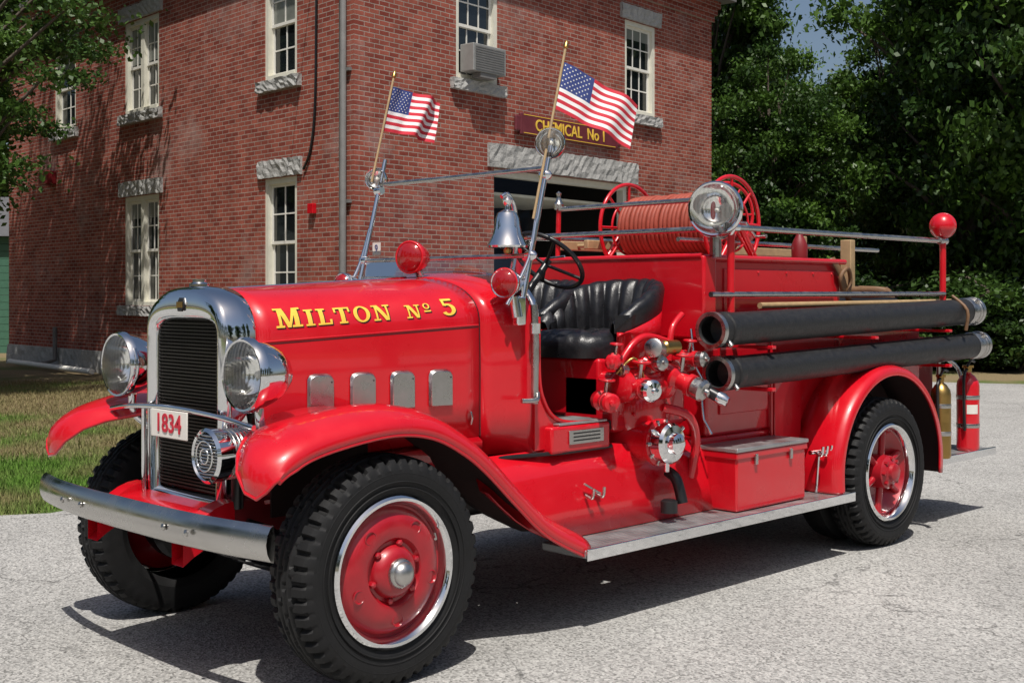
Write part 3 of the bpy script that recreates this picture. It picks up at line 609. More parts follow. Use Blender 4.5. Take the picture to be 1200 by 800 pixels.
GL={'M':(1.12,[rc4(.14,.08,.26,.92),((.48,0),(.64,0),(.38,1),(.14,1)),((.5,0),(.62,0),(.92,1),(.80,1)),rc4(.80,.08,1.0,.92),rc4(0,0,.36,.1),rc4(.68,0,1.12,.1),rc4(0,.9,.2,1),rc4(.88,.9,1.12,1)]),
'I':(.46,[rc4(.12,.08,.34,.92),rc4(0,0,.46,.1),rc4(0,.9,.46,1)]),
'L':(.74,[rc4(.12,.08,.34,.92),rc4(0,0,.74,.1),rc4(0,.9,.46,1),rc4(.62,.0,.74,.3)]),
'T':(.84,[rc4(.31,.08,.53,.92),rc4(.2,0,.64,.1),rc4(0,.9,.84,1),rc4(0,.68,.1,.95),rc4(.74,.68,.84,.95)]),
'O':(.88,arcq(.44,.5,.44,.52,.2,.1,0,360,24)),
'N':(.98,[rc4(.14,.08,.24,.92),((.64,0),(.84,0),(.34,1),(.08,1)),rc4(.74,.0,.84,.92),rc4(0,0,.36,.1),rc4(0,.9,.2,1),rc4(.62,.9,.98,1)]),
'5':(.66,[rc4(.08,.55,.20,1.0),rc4(.08,.86,.6,1.0)]+arcq(.28,.33,.36,.34,.2,.11,-150,125,16)),
'o':(.46,arcq(.23,.75,.2,.22,.09,.06,0,360,16)+[rc4(.03,.34,.43,.44)])}
def letters():
    lay=[('M',1.0),('I',.84),('L',.84),('T',.84),('O',.84),('N',.84),(' ',.75),('N',.72),('o',.8),(' ',.55),('5',1.0)]
    tot=sum((.75*s if c==' ' else (GL[c][0]*s+.14)) for c,s in lay)
    x0,x1=-.165,.755; H=.092; k=(x1-x0)/tot
    gv=[];gf=[];bv=[];bf=[]; pen=0; cnt=0
    for c,s in lay:
        if c==' ': pen+=.75*s; continue
        for q in GL[c][1]:
            cnt+=1
            for lay2,(V_,F_) in enumerate(((gv,gf),(bv,bf))):
                for sq in quadsub(q):
                    o=len(V_)
                    for (px,py) in sq:
                        X=x0+(pen+px*s+(.05 if lay2 else 0))*k; S=.06+py*s*H-(.005 if lay2 else 0)
                        V_.append(hsurf(X,S,(.0032 if lay2==0 else .0014)+.00006*(cnt%12)))
                    F_.append((o,o+1,o+2,o+3))
        pen+=GL[c][0]*s+.14
    mk('hood_lettering_shade',bv,bf,BLK,T,smooth=False,recalc=False); mk('hood_lettering',gv,gf,GOLD,T,smooth=False,recalc=False)
letters()
# ---- flags
def flag(name,base,top,attach,fly,H,amp,ph):
    F=empty(name); b=Vector(base);t=Vector(top); tube('flag_pole',[b,t],.007,WOOD,F,m=10); lathe('pole_tip',[(.006,0),(.014,.008),(.012,.03),(0,.05)],t,t-b,BRASS,F,n=12)
    d=(t-b).normalized(); fly=Vector(fly); nrm=fly.cross(d).normalized(); A=Vector(attach)
    def fp(u,v,off=0):
        p=A+fly*u-d*H*v*(1-.05*u); return p+nrm*(amp*(math.sin(u*9+ph+v*1.6)+.5*math.sin(u*17+v*3+ph))*min(1,u*2.5)+off)+Vector((0,0,-.03*u*u))
    NX=40;NY=26;vs=[fp(i/NX,j/NY) for j in range(NY+1) for i in range(NX+1)]
    fs=[];mi=[]
    for j in range(NY):
        for i in range(NX):
            a=j*(NX+1)+i; fs.append((a,a+1,a+NX+2,a+NX+1)); mi.append(2 if (j<14 and i<17) else (0 if (j//2)%2==0 else 1))
    o=mk('flag_cloth',vs,fs,FRED,F,recalc=False,ang=180); o.data.materials.append(FWH); o.data.materials.append(FBLUE)
    for p,m in zip(o.data.polygons,mi): p.material_index=m
    sv=[];sf=[]
    for r in range(9):
        for c in range(6 if r%2==0 else 5):
            cu=(.036+c*.066+(0 if r%2==0 else .033)); cv=(.055+r*.0545)
            for off in (.0015,-.0015):
                o0=len(sv); sv.append(fp(cu,cv,off))
                for k in range(10):
                    rr=(.021 if k%2==0 else .009); a=math.pi*k/5; sv.append(fp(cu+rr*.62*math.sin(a)*1.0,cv-rr*math.cos(a),off))
                for k in range(10): sf.append((o0,o0+1+k,o0+1+(k+1)%10))
    mk('flag_stars',sv,sf,FWH,F,smooth=False,recalc=False)
Rv=Vector((R[0],R[1],0)); Vv=Vector((V[0],V[1],0))
flag('american_flag',(1.10,.30,1.98),(1.33,.30,2.84),(1.312,.30,2.775),Rv*.39+Vv*.12+Vector((0,0,-.17)),.25,.018,.4)
flag('american_flag',(1.16,1.65,2.25),(1.32,1.65,2.86),(1.31,1.65,2.81),Rv*.28+Vv*.2+Vector((0,0,-.03)),.27,.028,1.8)
def ext(mat,x,y,z,r,h):
    E=empty('fire_extinguisher')
    lathe('cylinder',[(r*.9,0),(r,.015),(r,.03),(r,h*.78),(r*.92,h*.84),(r*.6,h*.9),(r*.3,h*.93),(r*.3,h*.96)],(x,y,z),(0,0,1),mat,E,n=32)
    lathe('valve',[(r*.34,h*.95),(r*.34,h*1.0),(r*.5,h*1.0),(r*.5,h*1.03),(0,h*1.04)],(x,y,z),(0,0,1),BRASS,E,n=20)
    tube('handle',[(x-.05,y-.02,z+h*1.02),(x,y-.02,z+h*1.09),(x+.06,y-.02,z+h*1.07)],.009,BLK,E,sm=4)
    tube('discharge_hose',[(x,y,z+h*.99),(x-r*1.3,y-.02,z+h*.9),(x-r*1.25,y-.02,z+h*.5),(x-r*1.15,y-.02,z+h*.25)],.011,BLK,E,sm=5)
    for f in (.28,.62): lathe('bracket_band',[(r*1.01,0),(r*1.03,.004),(r*1.03,.026),(r*1.01,.03)],(x,y,z+h*f),(0,0,1),STEEL,E,n=32)
    mk('label',[(x+r*1.012*math.cos(a),y+r*1.012*math.sin(a),z+h*zf) for zf in (.45,.56) for a in [rad(-160+10*i) for i in range(7)]],[(i,i+1,i+8,i+7) for i in range(6)],WHITE if mat is RED else BRASS,E)
ext(BRASS,4.93,.10,.478,.068,.56); ext(RED,5.47,.16,.478,.08,.60)
# ================================================================= BUILDING
B=empty('brick_fire_station')
DC=18.7; C0=W(-.1276*DC,DC)
def cv(l,d): return Vector((R[0]*l+V[0]*d,R[1]*l+V[1]*d,0))
dR=cv(.634,.773).normalized(); nR=cv(.773,-.634).normalized()
dL=cv(-.673,.739).normalized(); nL=cv(-.739,-.673).normalized()
def brick():
    m,nt,b=nodes('red_brick'); L=nt.links
    uv=nt.nodes.new('ShaderNodeUVMap'); uv.uv_map='UVMap'
    nw=nt.nodes.new('ShaderNodeTexNoise'); nw.inputs['Scale'].default_value=6; nw.inputs['Detail'].default_value=3; L.new(uv.outputs[0],nw.inputs['Vector'])
    wa=nt.nodes.new('ShaderNodeVectorMath'); wa.operation='MULTIPLY_ADD'; wa.inputs[1].default_value=(.012,.012,0); L.new(nw.outputs['Color'],wa.inputs[0]); L.new(uv.outputs[0],wa.inputs[2])
    bt=nt.nodes.new('ShaderNodeTexBrick'); L.new(wa.outputs[0],bt.inputs['Vector'])
    bt.inputs['Color1'].default_value=(.20,.040,.027,1); bt.inputs['Color2'].default_value=(.35,.098,.066,1); bt.inputs['Mortar'].default_value=(.36,.285,.24,1)
    bt.inputs['Scale'].default_value=1; bt.inputs['Mortar Size'].default_value=.0075; bt.inputs['Mortar Smooth'].default_value=.25; bt.inputs['Brick Width'].default_value=.215; bt.inputs['Row Height'].default_value=.076; bt.inputs['Bias'].default_value=-.05
    b2=nt.nodes.new('ShaderNodeTexBrick'); L.new(wa.outputs[0],b2.inputs['Vector'])
    b2.inputs['Color1'].default_value=(1,1,1,1); b2.inputs['Color2'].default_value=(.35,.33,.36,1); b2.inputs['Mortar'].default_value=(1,1,1,1); b2.inputs['Scale'].default_value=1; b2.inputs['Mortar Size'].default_value=.0075; b2.inputs['Brick Width'].default_value=.215; b2.inputs['Row Height'].default_value=.076; b2.inputs['Bias'].default_value=-.75; b2.offset=.5
    m0=nt.nodes.new('ShaderNodeMix'); m0.data_type='RGBA'; m0.blend_type='MULTIPLY'; m0.inputs[0].default_value=.7; L.new(bt.outputs['Color'],m0.inputs[6]); L.new(b2.outputs['Color'],m0.inputs[7])
    n1=nt.nodes.new('ShaderNodeTexNoise'); n1.inputs['Scale'].default_value=.36; n1.inputs['Detail'].default_value=10; n1.inputs['Roughness'].default_value=.72; L.new(uv.outputs[0],n1.inputs['Vector'])
    r1=nt.nodes.new('ShaderNodeValToRGB'); r1.color_ramp.elements[0].position=.53; r1.color_ramp.elements[1].position=.72; r1.color_ramp.elements[0].color=(0,0,0,1); r1.color_ramp.elements[1].color=(.7,.7,.7,1); L.new(n1.outputs['Fac'],r1.inputs[0])
    mx=nt.nodes.new('ShaderNodeMix'); mx.data_type='RGBA'; mx.inputs[7].default_value=(.42,.32,.29,1)
    L.new(r1.outputs[0],mx.inputs[0]); L.new(m0.outputs[2],mx.inputs[6])
    n2=nt.nodes.new('ShaderNodeTexNoise'); n2.inputs['Scale'].default_value=1.7; n2.inputs['Detail'].default_value=10; n2.inputs['Roughness'].default_value=.75; L.new(uv.outputs[0],n2.inputs['Vector'])
    mr=nt.nodes.new('ShaderNodeMapRange'); mr.inputs[1].default_value=.3; mr.inputs[2].default_value=.7; mr.inputs[3].default_value=.66; mr.inputs[4].default_value=1.25; L.new(n2.outputs['Fac'],mr.inputs[0])
    m2=nt.nodes.new('ShaderNodeMix'); m2.data_type='RGBA'; m2.blend_type='MULTIPLY'; m2.inputs[0].default_value=1; L.new(mx.outputs[2],m2.inputs[6]); L.new(mr.outputs[0],m2.inputs[7])
    L.new(m2.outputs[2],b.inputs['Base Color']); b.inputs['Roughness'].default_value=.9; b.inputs['Specular IOR Level'].default_value=.25
    bp=nt.nodes.new('ShaderNodeBump'); bp.inputs['Distance'].default_value=-.008; L.new(bt.outputs['Fac'],bp.inputs['Height']); L.new(bp.outputs[0],b.inputs['Normal'])
    return m
BRICK=brick()
class Wl:
    def __init__(s,o,d,n): s.o=o;s.d=d;s.n=n
    def p(s,t,out,z): return s.o+s.d*t+s.n*out+Vector((0,0,z))
    def box(s,name,t0,t1,o0,o1,z0,z1,mat,parent,bevel=.0):
        v=[s.p(t,o,z) for z in (z0,z1) for t,o in ((t0,o0),(t1,o0),(t1,o1),(t0,o1))]
        return mk(name,v,BF,mat,parent,bevel=bevel,smooth=False)
    def wall(s,ln,H,ops,mat,parent,rev=.16):
        ts=sorted({0,ln}|{a for o in ops for a in o[:2]}); zs=sorted({0,H}|{a for o in ops for a in o[2:4]})
        vs=[];fs=[];uv=[]
        def q(pts,u):
            o=len(vs); vs.extend(pts); fs.append((o,o+1,o+2,o+3)); uv.extend(u)
        for i in range(len(ts)-1):
            for j in range(len(zs)-1):
                t0,t1,z0,z1=ts[i],ts[i+1],zs[j],zs[j+1]; tm,zm=(t0+t1)/2,(z0+z1)/2
                if any(o[0]<tm<o[1] and o[2]<zm<o[3] for o in ops): continue
                q([s.p(t0,0,z0),s.p(t1,0,z0),s.p(t1,0,z1),s.p(t0,0,z1)],[(t0,z0),(t1,z0),(t1,z1),(t0,z1)])
        for o in ops:
            t0,t1,z0,z1=o[:4]
            q([s.p(t0,0,z0),s.p(t0,-rev,z0),s.p(t0,-rev,z1),s.p(t0,0,z1)],[(t0,z0),(t0+rev,z0),(t0+rev,z1),(t0,z1)])
            q([s.p(t1,0,z0),s.p(t1,-rev,z0),s.p(t1,-rev,z1),s.p(t1,0,z1)],[(t1,z0),(t1+rev,z0),(t1+rev,z1),(t1,z1)])
            q([s.p(t0,0,z1),s.p(t1,0,z1),s.p(t1,-rev,z1),s.p(t0,-rev,z1)],[(t0,z1),(t1,z1),(t1,z1+rev),(t0,z1+rev)])
            q([s.p(t0,0,z0),s.p(t1,0,z0),s.p(t1,-rev,z0),s.p(t0,-rev,z0)],[(t0,z0),(t1,z0),(t1,z0+rev),(t0,z0+rev)])
        ob=mk('wall',vs,fs,mat,parent,smooth=False,recalc=False)
        l=ob.data.uv_layers.new(name='UVMap')
        for i,u in enumerate(uv): l.data[i].uv=u
        return ob
WR=Wl(C0,dR,nR); WLf=Wl(C0,dL,nL)
def window(w,t0,t1,z0,z1,cols=2,pair=False,blind=0.4):
    G=B
    w.box('window_frame',t0,t0+.09,-.13,-.02,z0,z1,CREAM,G); w.box('window_frame',t1-.09,t1,-.13,-.02,z0,z1,CREAM,G)
    w.box('window_frame',t0+.09,t1-.09,-.13,-.02,z1-.09,z1,CREAM,G); w.box('window_frame',t0+.09,t1-.09,-.13,-.0,z0,z0+.07,CREAM,G)
    spans=[(t0+.09,t1-.09)]
    if pair:
        tm=(t0+t1)/2; w.box('mullion',tm-.07,tm+.07,-.128,-.025,z0+.07,z1-.09,CREAM,G); spans=[(t0+.09,tm-.07),(tm+.07,t1-.09)]
    zm=(z0+z1)/2
    for a,b in spans:
        for k,(q0,q1,o) in enumerate(((z0+.07,zm+.02,-.115),(zm-.02,z1-.09,-.085))):
            w.box('sash_stile',a,a+.045,o-.03,o,q0,q1,WHITE,G); w.box('sash_stile',b-.045,b,o-.03,o,q0,q1,WHITE,G)
            w.box('sash_rail',a+.045,b-.045,o-.03,o,q0,q0+.05,WHITE,G); w.box('sash_rail',a+.045,b-.045,o-.03,o,q1-.05,q1,WHITE,G)
            for c in range(1,cols):
                tt=a+.045+(b-a-.09)*c/cols; w.box('muntin',tt-.012,tt+.012,o-.026,o-.006,q0+.05,q1-.05,WHITE,G)
            zz=(q0+q1)/2; w.box('muntin',a+.045,b-.045,o-.024,o-.008,zz-.012,zz+.012,WHITE,G)
            v=[w.p(a+.04,o-.018,q0+.04),w.p(b-.04,o-.018,q0+.04),w.p(b-.04,o-.018,q1-.04),w.p(a+.04,o-.018,q1-.04)]
            mk('window_pane',v,[(0,1,2,3)],GLS,G,smooth=False)
            if k==1 and blind:
                zb=q1-.04-(q1-q0)*blind; mk('roller_blind',[w.p(a+.041,o-.0165,zb),w.p(b-.041,o-.0165,zb),w.p(b-.041,o-.0165,q1-.041),w.p(a+.041,o-.0165,q1-.041)],[(0,1,2,3)],SHADE,G,smooth=False)
def stonebox(w,name,t0,t1,o0,o1,z0,z1):
    nx=int((t1-t0)/.09)+2; nz=4; vs=[];fs=[]
    g=[[w.p(t0+(t1-t0)*i/nx,o1+random.uniform(-.015,.02),z0+(z1-z0)*j/nz+(random.uniform(-.009,.009))) for i in range(nx+1)] for j in range(nz+1)]
    for r in g: vs+=r
    for j in range(nz):
        for i in range(nx): a=j*(nx+1)+i; fs.append((a,a+1,a+nx+2,a+nx+1))
    n=len(vs)
    bk=[w.p(t0+(t1-t0)*i/nx,o0,z0) for i in range(nx+1)]+[w.p(t0+(t1-t0)*i/nx,o0,z1) for i in range(nx+1)]; vs+=bk
    for i in range(nx): fs.append((i,i+1,n+i+1,n+i)); q=nz*(nx+1); fs.append((q+i,q+i+1,n+nx+1+i+1,n+nx+1+i))
    fs.append((0,n,n+nx+1,nz*(nx+1)) ) ; fs.append((nx,n+nx,n+2*nx+1,nz*(nx+1)+nx))
    mk(name,vs,fs,GRAN,B,smooth=False)
def opening(w,t0,t1,z0,z1,**k):
    window(w,t0,t1,z0,z1,**k); stonebox(w,'lintel',t0-.16,t1+.16,-.02,.05,z1+.012,z1+.30); stonebox(w,'sill',t0-.14,t1+.14,-.10,.09,z0-.2,z0-.012)
H=8.0
lw=[(.42*DC*.812,.42*DC,True),(.0848*DC,.1379*DC,False),(.545*DC,.605*DC,False)]
Lops=[]
for t0,t1,pr in lw:
    for z0,z1 in ((1.40,3.52),(5.15,6.95)):
        if t0>10 and z0<2: continue
        Lops.append((t0,t1,z0,z1,pr))
for i,o in enumerate(Lops): opening(WLf,o[0],o[1],o[2],o[3],cols=2,pair=o[4],blind=(.3,.85,0,.9,.5)[i%5])
WLf.wall(14.0,H,Lops,BRICK,B)
Rops=[(2.30,3.38,5.2,7.02),(7.26,8.36,5.2,7.02)]
for o in Rops: opening(WR,*o,cols=3,blind=.25)
GD=(3.27,7.46,0,3.78)
WR.wall(10.6,H,Rops+[GD],BRICK,B,rev=.3)
stonebox(WR,'garage_lintel',3.1,7.65,-.02,.06,3.79,4.2)
for t in (3.27,7.34): WR.box('garage_jamb',t,t+.12,-.25,-.1,0,3.66,CREAM,B)
WR.box('garage_head',3.27,7.46,-.25,-.1,3.66,3.775,CREAM,B)
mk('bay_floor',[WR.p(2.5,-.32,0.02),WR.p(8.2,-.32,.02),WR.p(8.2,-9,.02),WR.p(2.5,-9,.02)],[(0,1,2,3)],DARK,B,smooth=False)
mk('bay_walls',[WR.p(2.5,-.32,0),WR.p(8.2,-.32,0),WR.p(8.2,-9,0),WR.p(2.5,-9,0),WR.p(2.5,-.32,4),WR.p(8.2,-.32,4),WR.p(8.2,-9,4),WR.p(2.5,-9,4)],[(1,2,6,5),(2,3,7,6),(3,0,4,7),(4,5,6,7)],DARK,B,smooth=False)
WR.box('raised_door',3.4,7.33,-2.6,-.5,3.38,3.43,CREAM,B)
far=WR.p(10.6,0,0)+dL*14.0; endL=WLf.p(14.0,0,0); endR=WR.p(10.6,0,0)
def plainwall(a,b,n):
    ww=Wl(a,(b-a).normalized(),n); ww.wall((b-a).length,H,[],BRICK,B)
plainwall(endR,far,nL*-1); plainwall(endL,far,nR*-1)
for w,ln in ((WR,10.6),(WLf,14.0)):
    for k,(z0,z1,o) in enumerate(((7.52,7.66,.05),(7.66,7.80,.10),(7.80,7.95,.15))):
        ob=w.box('cornice_course',-.0,ln+o,.0,o,z0,z1,BRICK,B)
        l=ob.data.uv_layers.new(name='UVMap')
        for p in ob.data.polygons:
            for li in p.loop_indices:
                c=ob.data.vertices[ob.data.loops[li].vertex_index].co-w.o; l.data[li].uv=(c.dot(w.d),c.z)
    w.box('gutter',-.3,ln+.35,.0,.42,7.955,8.12,PIPE,B)
cs=[C0+nR*.4+nL*.4,endR+nR*.4+dR*.4,far+dR*.4+dL*.4,endL+nL*.4+dL*.4]
r1=C0.lerp(endL,.35)+ (endR-C0)*.5; r2=C0.lerp(endL,.65)+(endR-C0)*.5
vs=[c+Vector((0,0,8.1)) for c in cs]+[r1+Vector((0,0,10.8)),r2+Vector((0,0,10.8))]
mk('roof',vs,[(0,1,4),(1,2,5,4),(2,3,5),(3,0,4,5)],SLATE,B,smooth=False)
stonebox(WLf,'base_course',0,14.0,-.02,.045,0.0,.45); stonebox(WR,'base_course',0,3.1,-.02,.045,0,.45); stonebox(WR,'base_course',7.6,10.6,-.02,.045,0,.45)
tube('downpipe',[WLf.p(.16,.10,0.1),WLf.p(.16,.10,7.8),WLf.p(.3,.3,8.0)],.055,PIPE,B)
for z in (1,3,5,7): WLf.box('pipe_strap',.06,.26,.0,.06,z,z+.05,PIPE,B)
tube('cable',[WLf.p(.95,.03,7.9),WLf.p(.98,.03,6.2),WLf.p(1.02,.03,4.6),WLf.p(1.15,.03,3.9),WLf.p(1.35,.03,3.6)],.022,BLK,B,m=6,sm=6)
tube('overhead_wire',[WLf.p(1.0,.1,7.0),W(-4.7,16,6.3),W(-6.6,12,6.4),W(-9,6,7)],.008,BLK,B,m=6,sm=6)
WLf.box('alarm_box',1.02,1.17,.0,.08,2.88,3.04,RED,B,bevel=.01)
WLf.box('vent_hood',11.2,11.6,.0,.25,4.0,4.3,DRED,B,bevel=.03)
tube('ground_drain_pipe',[WLf.p(12.6,.5,.12),WLf.p(8.0,.6,.10)],.055,WHITE,B); tube('ground_drain_pipe',[WLf.p(11.0,.12,.9),WLf.p(11.0,.12,.2),WLf.p(10.9,.5,.11)],.05,PIPE,B)
S=empty('station_sign')
WR.box('sign_board',3.9,6.88,.03,.09,4.42,4.80,SIGN,S,bevel=.02)
for t in (3.84,6.94): WR.box('sign_end',t-.07,t+.07,.03,.085,4.47,4.75,SIGN,S,bevel=.03)
for z in (4.445,4.765): WR.box('sign_gilt_line',3.98,6.80,.089,.094,z,z+.012,GOLD,S)
text('CHEMICAL  No 1',.29,WR.p(5.39,.096,4.605),dR,(0,0,1),GOLD,S,ext=.004,off=.004)
A=empty('window_air_conditioner')
WR.box('case',2.40,3.24,.0,.30,5.30,5.76,GREY,A,bevel=.015)
for i in range(10): WR.box('louvre',2.45,3.19,.302,.310,5.34+i*.04,5.358+i*.04,PIPE,A)
WR.box('support',2.6,3.0,.09,.28,5.22,5.295,PIPE,A)
G=empty('green_shed')
gw=Wl(W(-16.5,34),cv(1,0),cv(0,-1))
for i in range(16): gw.box('clapboard',0,4.5,-3,.02,i*.2,i*.2+.19,GREEN,G)
for t in (0,1.5,3.0,4.4): gw.box('corner_board',t,t+.1,.02,.05,0,3.2,CREAM,G)
mk('shed_roof',[gw.p(-.2,.3,3.2),gw.p(4.7,.3,3.2),gw.p(4.7,-1.5,4.4),gw.p(-.2,-1.5,4.4),gw.p(-.2,-3.3,3.2),gw.p(4.7,-3.3,3.2)],[(0,1,2,3),(3,2,5,4)],SLATE,G,smooth=False)
# ================================================================= GROUND
def asphalt():
    m,nt,b=nodes('old_asphalt'); L=nt.links
    tc=nt.nodes.new('ShaderNodeTexCoord')
    v1=nt.nodes.new('ShaderNodeTexVoronoi'); v1.inputs['Scale'].default_value=95; L.new(tc.outputs['Object'],v1.inputs['Vector'])
    cr=nt.nodes.new('ShaderNodeValToRGB'); e=cr.color_ramp.elements; e[0].position=0; e[0].color=(.11,.108,.102,1); e[1].position=1; e[1].color=(.52,.51,.485,1); ee=e.new(.45); ee.color=(.32,.314,.30,1)
    L.new(v1.outputs['Color'],cr.inputs[0])
    n1=nt.nodes.new('ShaderNodeTexNoise'); n1.inputs['Scale'].default_value=.5; n1.inputs['Detail'].default_value=9; n1.inputs['Roughness'].default_value=.6; L.new(tc.outputs['Object'],n1.inputs['Vector'])
    mr=nt.nodes.new('ShaderNodeMapRange'); mr.inputs[1].default_value=.3; mr.inputs[2].default_value=.7; mr.inputs[3].default_value=.80; mr.inputs[4].default_value=1.12; L.new(n1.outputs['Fac'],mr.inputs[0])
    mu=nt.nodes.new('ShaderNodeMix'); mu.data_type='RGBA'; mu.blend_type='MULTIPLY'; mu.inputs[0].default_value=1; L.new(cr.outputs[0],mu.inputs[6]); L.new(mr.outputs[0],mu.inputs[7])
    n2=nt.nodes.new('ShaderNodeTexNoise'); n2.inputs['Scale'].default_value=2.2; n2.inputs['Detail'].default_value=8; L.new(tc.outputs['Object'],n2.inputs['Vector'])
    va=nt.nodes.new('ShaderNodeVectorMath'); va.operation='MULTIPLY_ADD'; va.inputs[1].default_value=(.8,.8,.8); L.new(n2.outputs['Color'],va.inputs[0]); L.new(tc.outputs['Object'],va.inputs[2])
    v2=nt.nodes.new('ShaderNodeTexVoronoi'); v2.feature='DISTANCE_TO_EDGE'; v2.inputs['Scale'].default_value=.55; L.new(va.outputs[0],v2.inputs['Vector'])
    m3=nt.nodes.new('ShaderNodeMapRange'); m3.inputs[1].default_value=.0; m3.inputs[2].default_value=.006; m3.inputs[3].default_value=.42; m3.inputs[4].default_value=1; L.new(v2.outputs['Distance'],m3.inputs[0])
    n3=nt.nodes.new('ShaderNodeTexNoise'); n3.inputs['Scale'].default_value=.6; L.new(tc.outputs['Object'],n3.inputs['Vector'])
    m4=nt.nodes.new('ShaderNodeMapRange'); m4.inputs[1].default_value=.38; m4.inputs[2].default_value=.50; L.new(n3.outputs['Fac'],m4.inputs[0])
    mc=nt.nodes.new('ShaderNodeMix'); mc.data_type='RGBA'; mc.blend_type='MULTIPLY'; L.new(m4.outputs[0],mc.inputs[0]); L.new(mu.outputs[2],mc.inputs[6]); L.new(m3.outputs[0],mc.inputs[7])
    L.new(mc.outputs[2],b.inputs['Base Color']); b.inputs['Roughness'].default_value=.9; b.inputs['Specular IOR Level'].default_value=.3
    bp=nt.nodes.new('ShaderNodeBump'); bp.inputs['Distance'].default_value=.005; bp.inputs['Strength'].default_value=.9; L.new(v1.outputs['Distance'],bp.inputs['Height']); L.new(bp.outputs[0],b.inputs['Normal'])
    return m
def grassm(name,g,d,sc=.5):
    m,nt,b=nodes(name); L=nt.links; tc=nt.nodes.new('ShaderNodeTexCoord')
    n1=nt.nodes.new('ShaderNodeTexNoise'); n1.inputs['Scale'].default_value=sc; n1.inputs['Detail'].default_value=6; L.new(tc.outputs['Object'],n1.inputs['Vector'])
    # the lawn dries out towards the building (world +Y/+X)
    sp=nt.nodes.new('ShaderNodeVectorMath'); sp.operation='DOT_PRODUCT'; sp.inputs[1].default_value=(.7009,.7133,0); L.new(tc.outputs['Object'],sp.inputs[0])
    md=nt.nodes.new('ShaderNodeMapRange'); md.inputs[1].default_value=4.5; md.inputs[2].default_value=12; md.inputs[3].default_value=-.02; md.inputs[4].default_value=.13; L.new(sp.outputs['Value'],md.inputs[0])
    ad=nt.nodes.new('ShaderNodeMath'); ad.operation='ADD'; L.new(n1.outputs['Fac'],ad.inputs[0]); L.new(md.outputs[0],ad.inputs[1])
    cr=nt.nodes.new('ShaderNodeValToRGB'); e=cr.color_ramp.elements; e[0].position=.44; e[0].color=(*g,1); e[1].position=.62; e[1].color=(*d,1); L.new(ad.outputs[0],cr.inputs[0])
    n2=nt.nodes.new('ShaderNodeTexNoise'); n2.inputs['Scale'].default_value=40; n2.inputs['Detail'].default_value=4; L.new(tc.outputs['Object'],n2.inputs['Vector'])
    mr=nt.nodes.new('ShaderNodeMapRange'); mr.inputs[1].default_value=.3; mr.inputs[2].default_value=.7; mr.inputs[3].default_value=.55; mr.inputs[4].default_value=1.4; L.new(n2.outputs['Fac'],mr.inputs[0])
    mu=nt.nodes.new('ShaderNodeMix'); mu.data_type='RGBA'; mu.blend_type='MULTIPLY'; mu.inputs[0].default_value=1; L.new(cr.outputs[0],mu.inputs[6]); L.new(mr.outputs[0],mu.inputs[7])
    L.new(mu.outputs[2],b.inputs['Base Color']); b.inputs['Roughness'].default_value=.9; b.inputs['Specular IOR Level'].default_value=.2
    return m
GR=grassm('lawn_soil',(.065,.11,.022),(.19,.145,.08)); GB=grassm('grass_blades',(.095,.19,.028),(.20,.17,.08))
mk('ground',[W(-300,-300,0),W(300,-300,0),W(300,500,0),W(-300,500,0)],[(0,1,2,3)],GR,None,smooth=False)
g0=WR.p(2.9,.0,0);g1=WR.p(7.9,.0,0)
def cl(p):
    d=p-Vector((CAM[0],CAM[1],0)); return (d.x*R[0]+d.y*R[1],d.x*V[0]+d.y*V[1])
ap=[(-80,-60),(80,-60),(80,19),(22,20.5),(11,21.5),(7.6,22.8),cl(g1),cl(g0),(-1.6,16.5),(-2.3,12),(-2.7,10.2),(-3.4,9.1),(-4.6,8.75),(-9,8.6),(-80,8.2)]
mk('asphalt_road',[W(l,d,.004) for l,d in ap],[tuple(range(len(ap)))],asphalt(),None,smooth=False)
rng=np.random.default_rng(7)
def npmesh(name,verts,nq,mats,mi=None,rnd=None,k=4):
    me=bpy.data.meshes.new(name); me.vertices.add(len(verts)); me.vertices.foreach_set('co',verts.astype(np.float32).ravel())
    me.loops.add(nq.size); me.loops.foreach_set('vertex_index',nq.astype(np.int32).ravel())
    me.polygons.add(len(nq)); me.polygons.foreach_set('loop_start',np.arange(0,nq.size,k,dtype=np.int32))
    for m in mats: me.materials.append(m)
    if mi is not None: me.polygons.foreach_set('material_index',mi.astype(np.int32))
    me.update(calc_edges=True)
    if rnd is not None:
        a=me.attributes.new('rnd','FLOAT','FACE'); a.data.foreach_set('value',rnd.astype(np.float32))
    return me
nb=130000
Dg=8.8+14*rng.random(nb)**1.7; Lg=-2.3-rng.random(nb)*(.16*Dg+6)*1.0
keep=np.ones(nb,bool)
lim=np.interp(Dg,[8.6,8.9,9.1,10.2,12,16.5,23],[-9,-4.4,-3.5,-2.8,-2.4,-1.7,-1.5]); keep&=Lg<lim+rng.normal(0,.05,nb)
wallL=np.interp(Dg,[18.7,30],[-2.39,-2.39-(30-18.7)*.673/.739]); keep&=~((Dg>18.7)&(Lg>wallL-.3))
Dg=Dg[keep];Lg=Lg[keep];n=len(Dg)
bx=CAM[0]+Lg*R[0]+Dg*V[0]; by=CAM[1]+Lg*R[1]+Dg*V[1]
ang=rng.random(n)*6.283; wdt=.004+.004*rng.random(n); ht=.03+.05*rng.random(n)
vx=np.zeros((n,3,3)); vx[:,0]=np.stack([bx-np.cos(ang)*wdt,by-np.sin(ang)*wdt,np.zeros(n)],1); vx[:,1]=np.stack([bx+np.cos(ang)*wdt,by+np.sin(ang)*wdt,np.zeros(n)],1)
vx[:,2]=np.stack([bx+rng.normal(0,.02,n),by+rng.normal(0,.02,n),ht],1)
me=npmesh('lawn_grass',vx.reshape(-1,3),np.arange(3*n).reshape(-1,3),[GB],k=3)
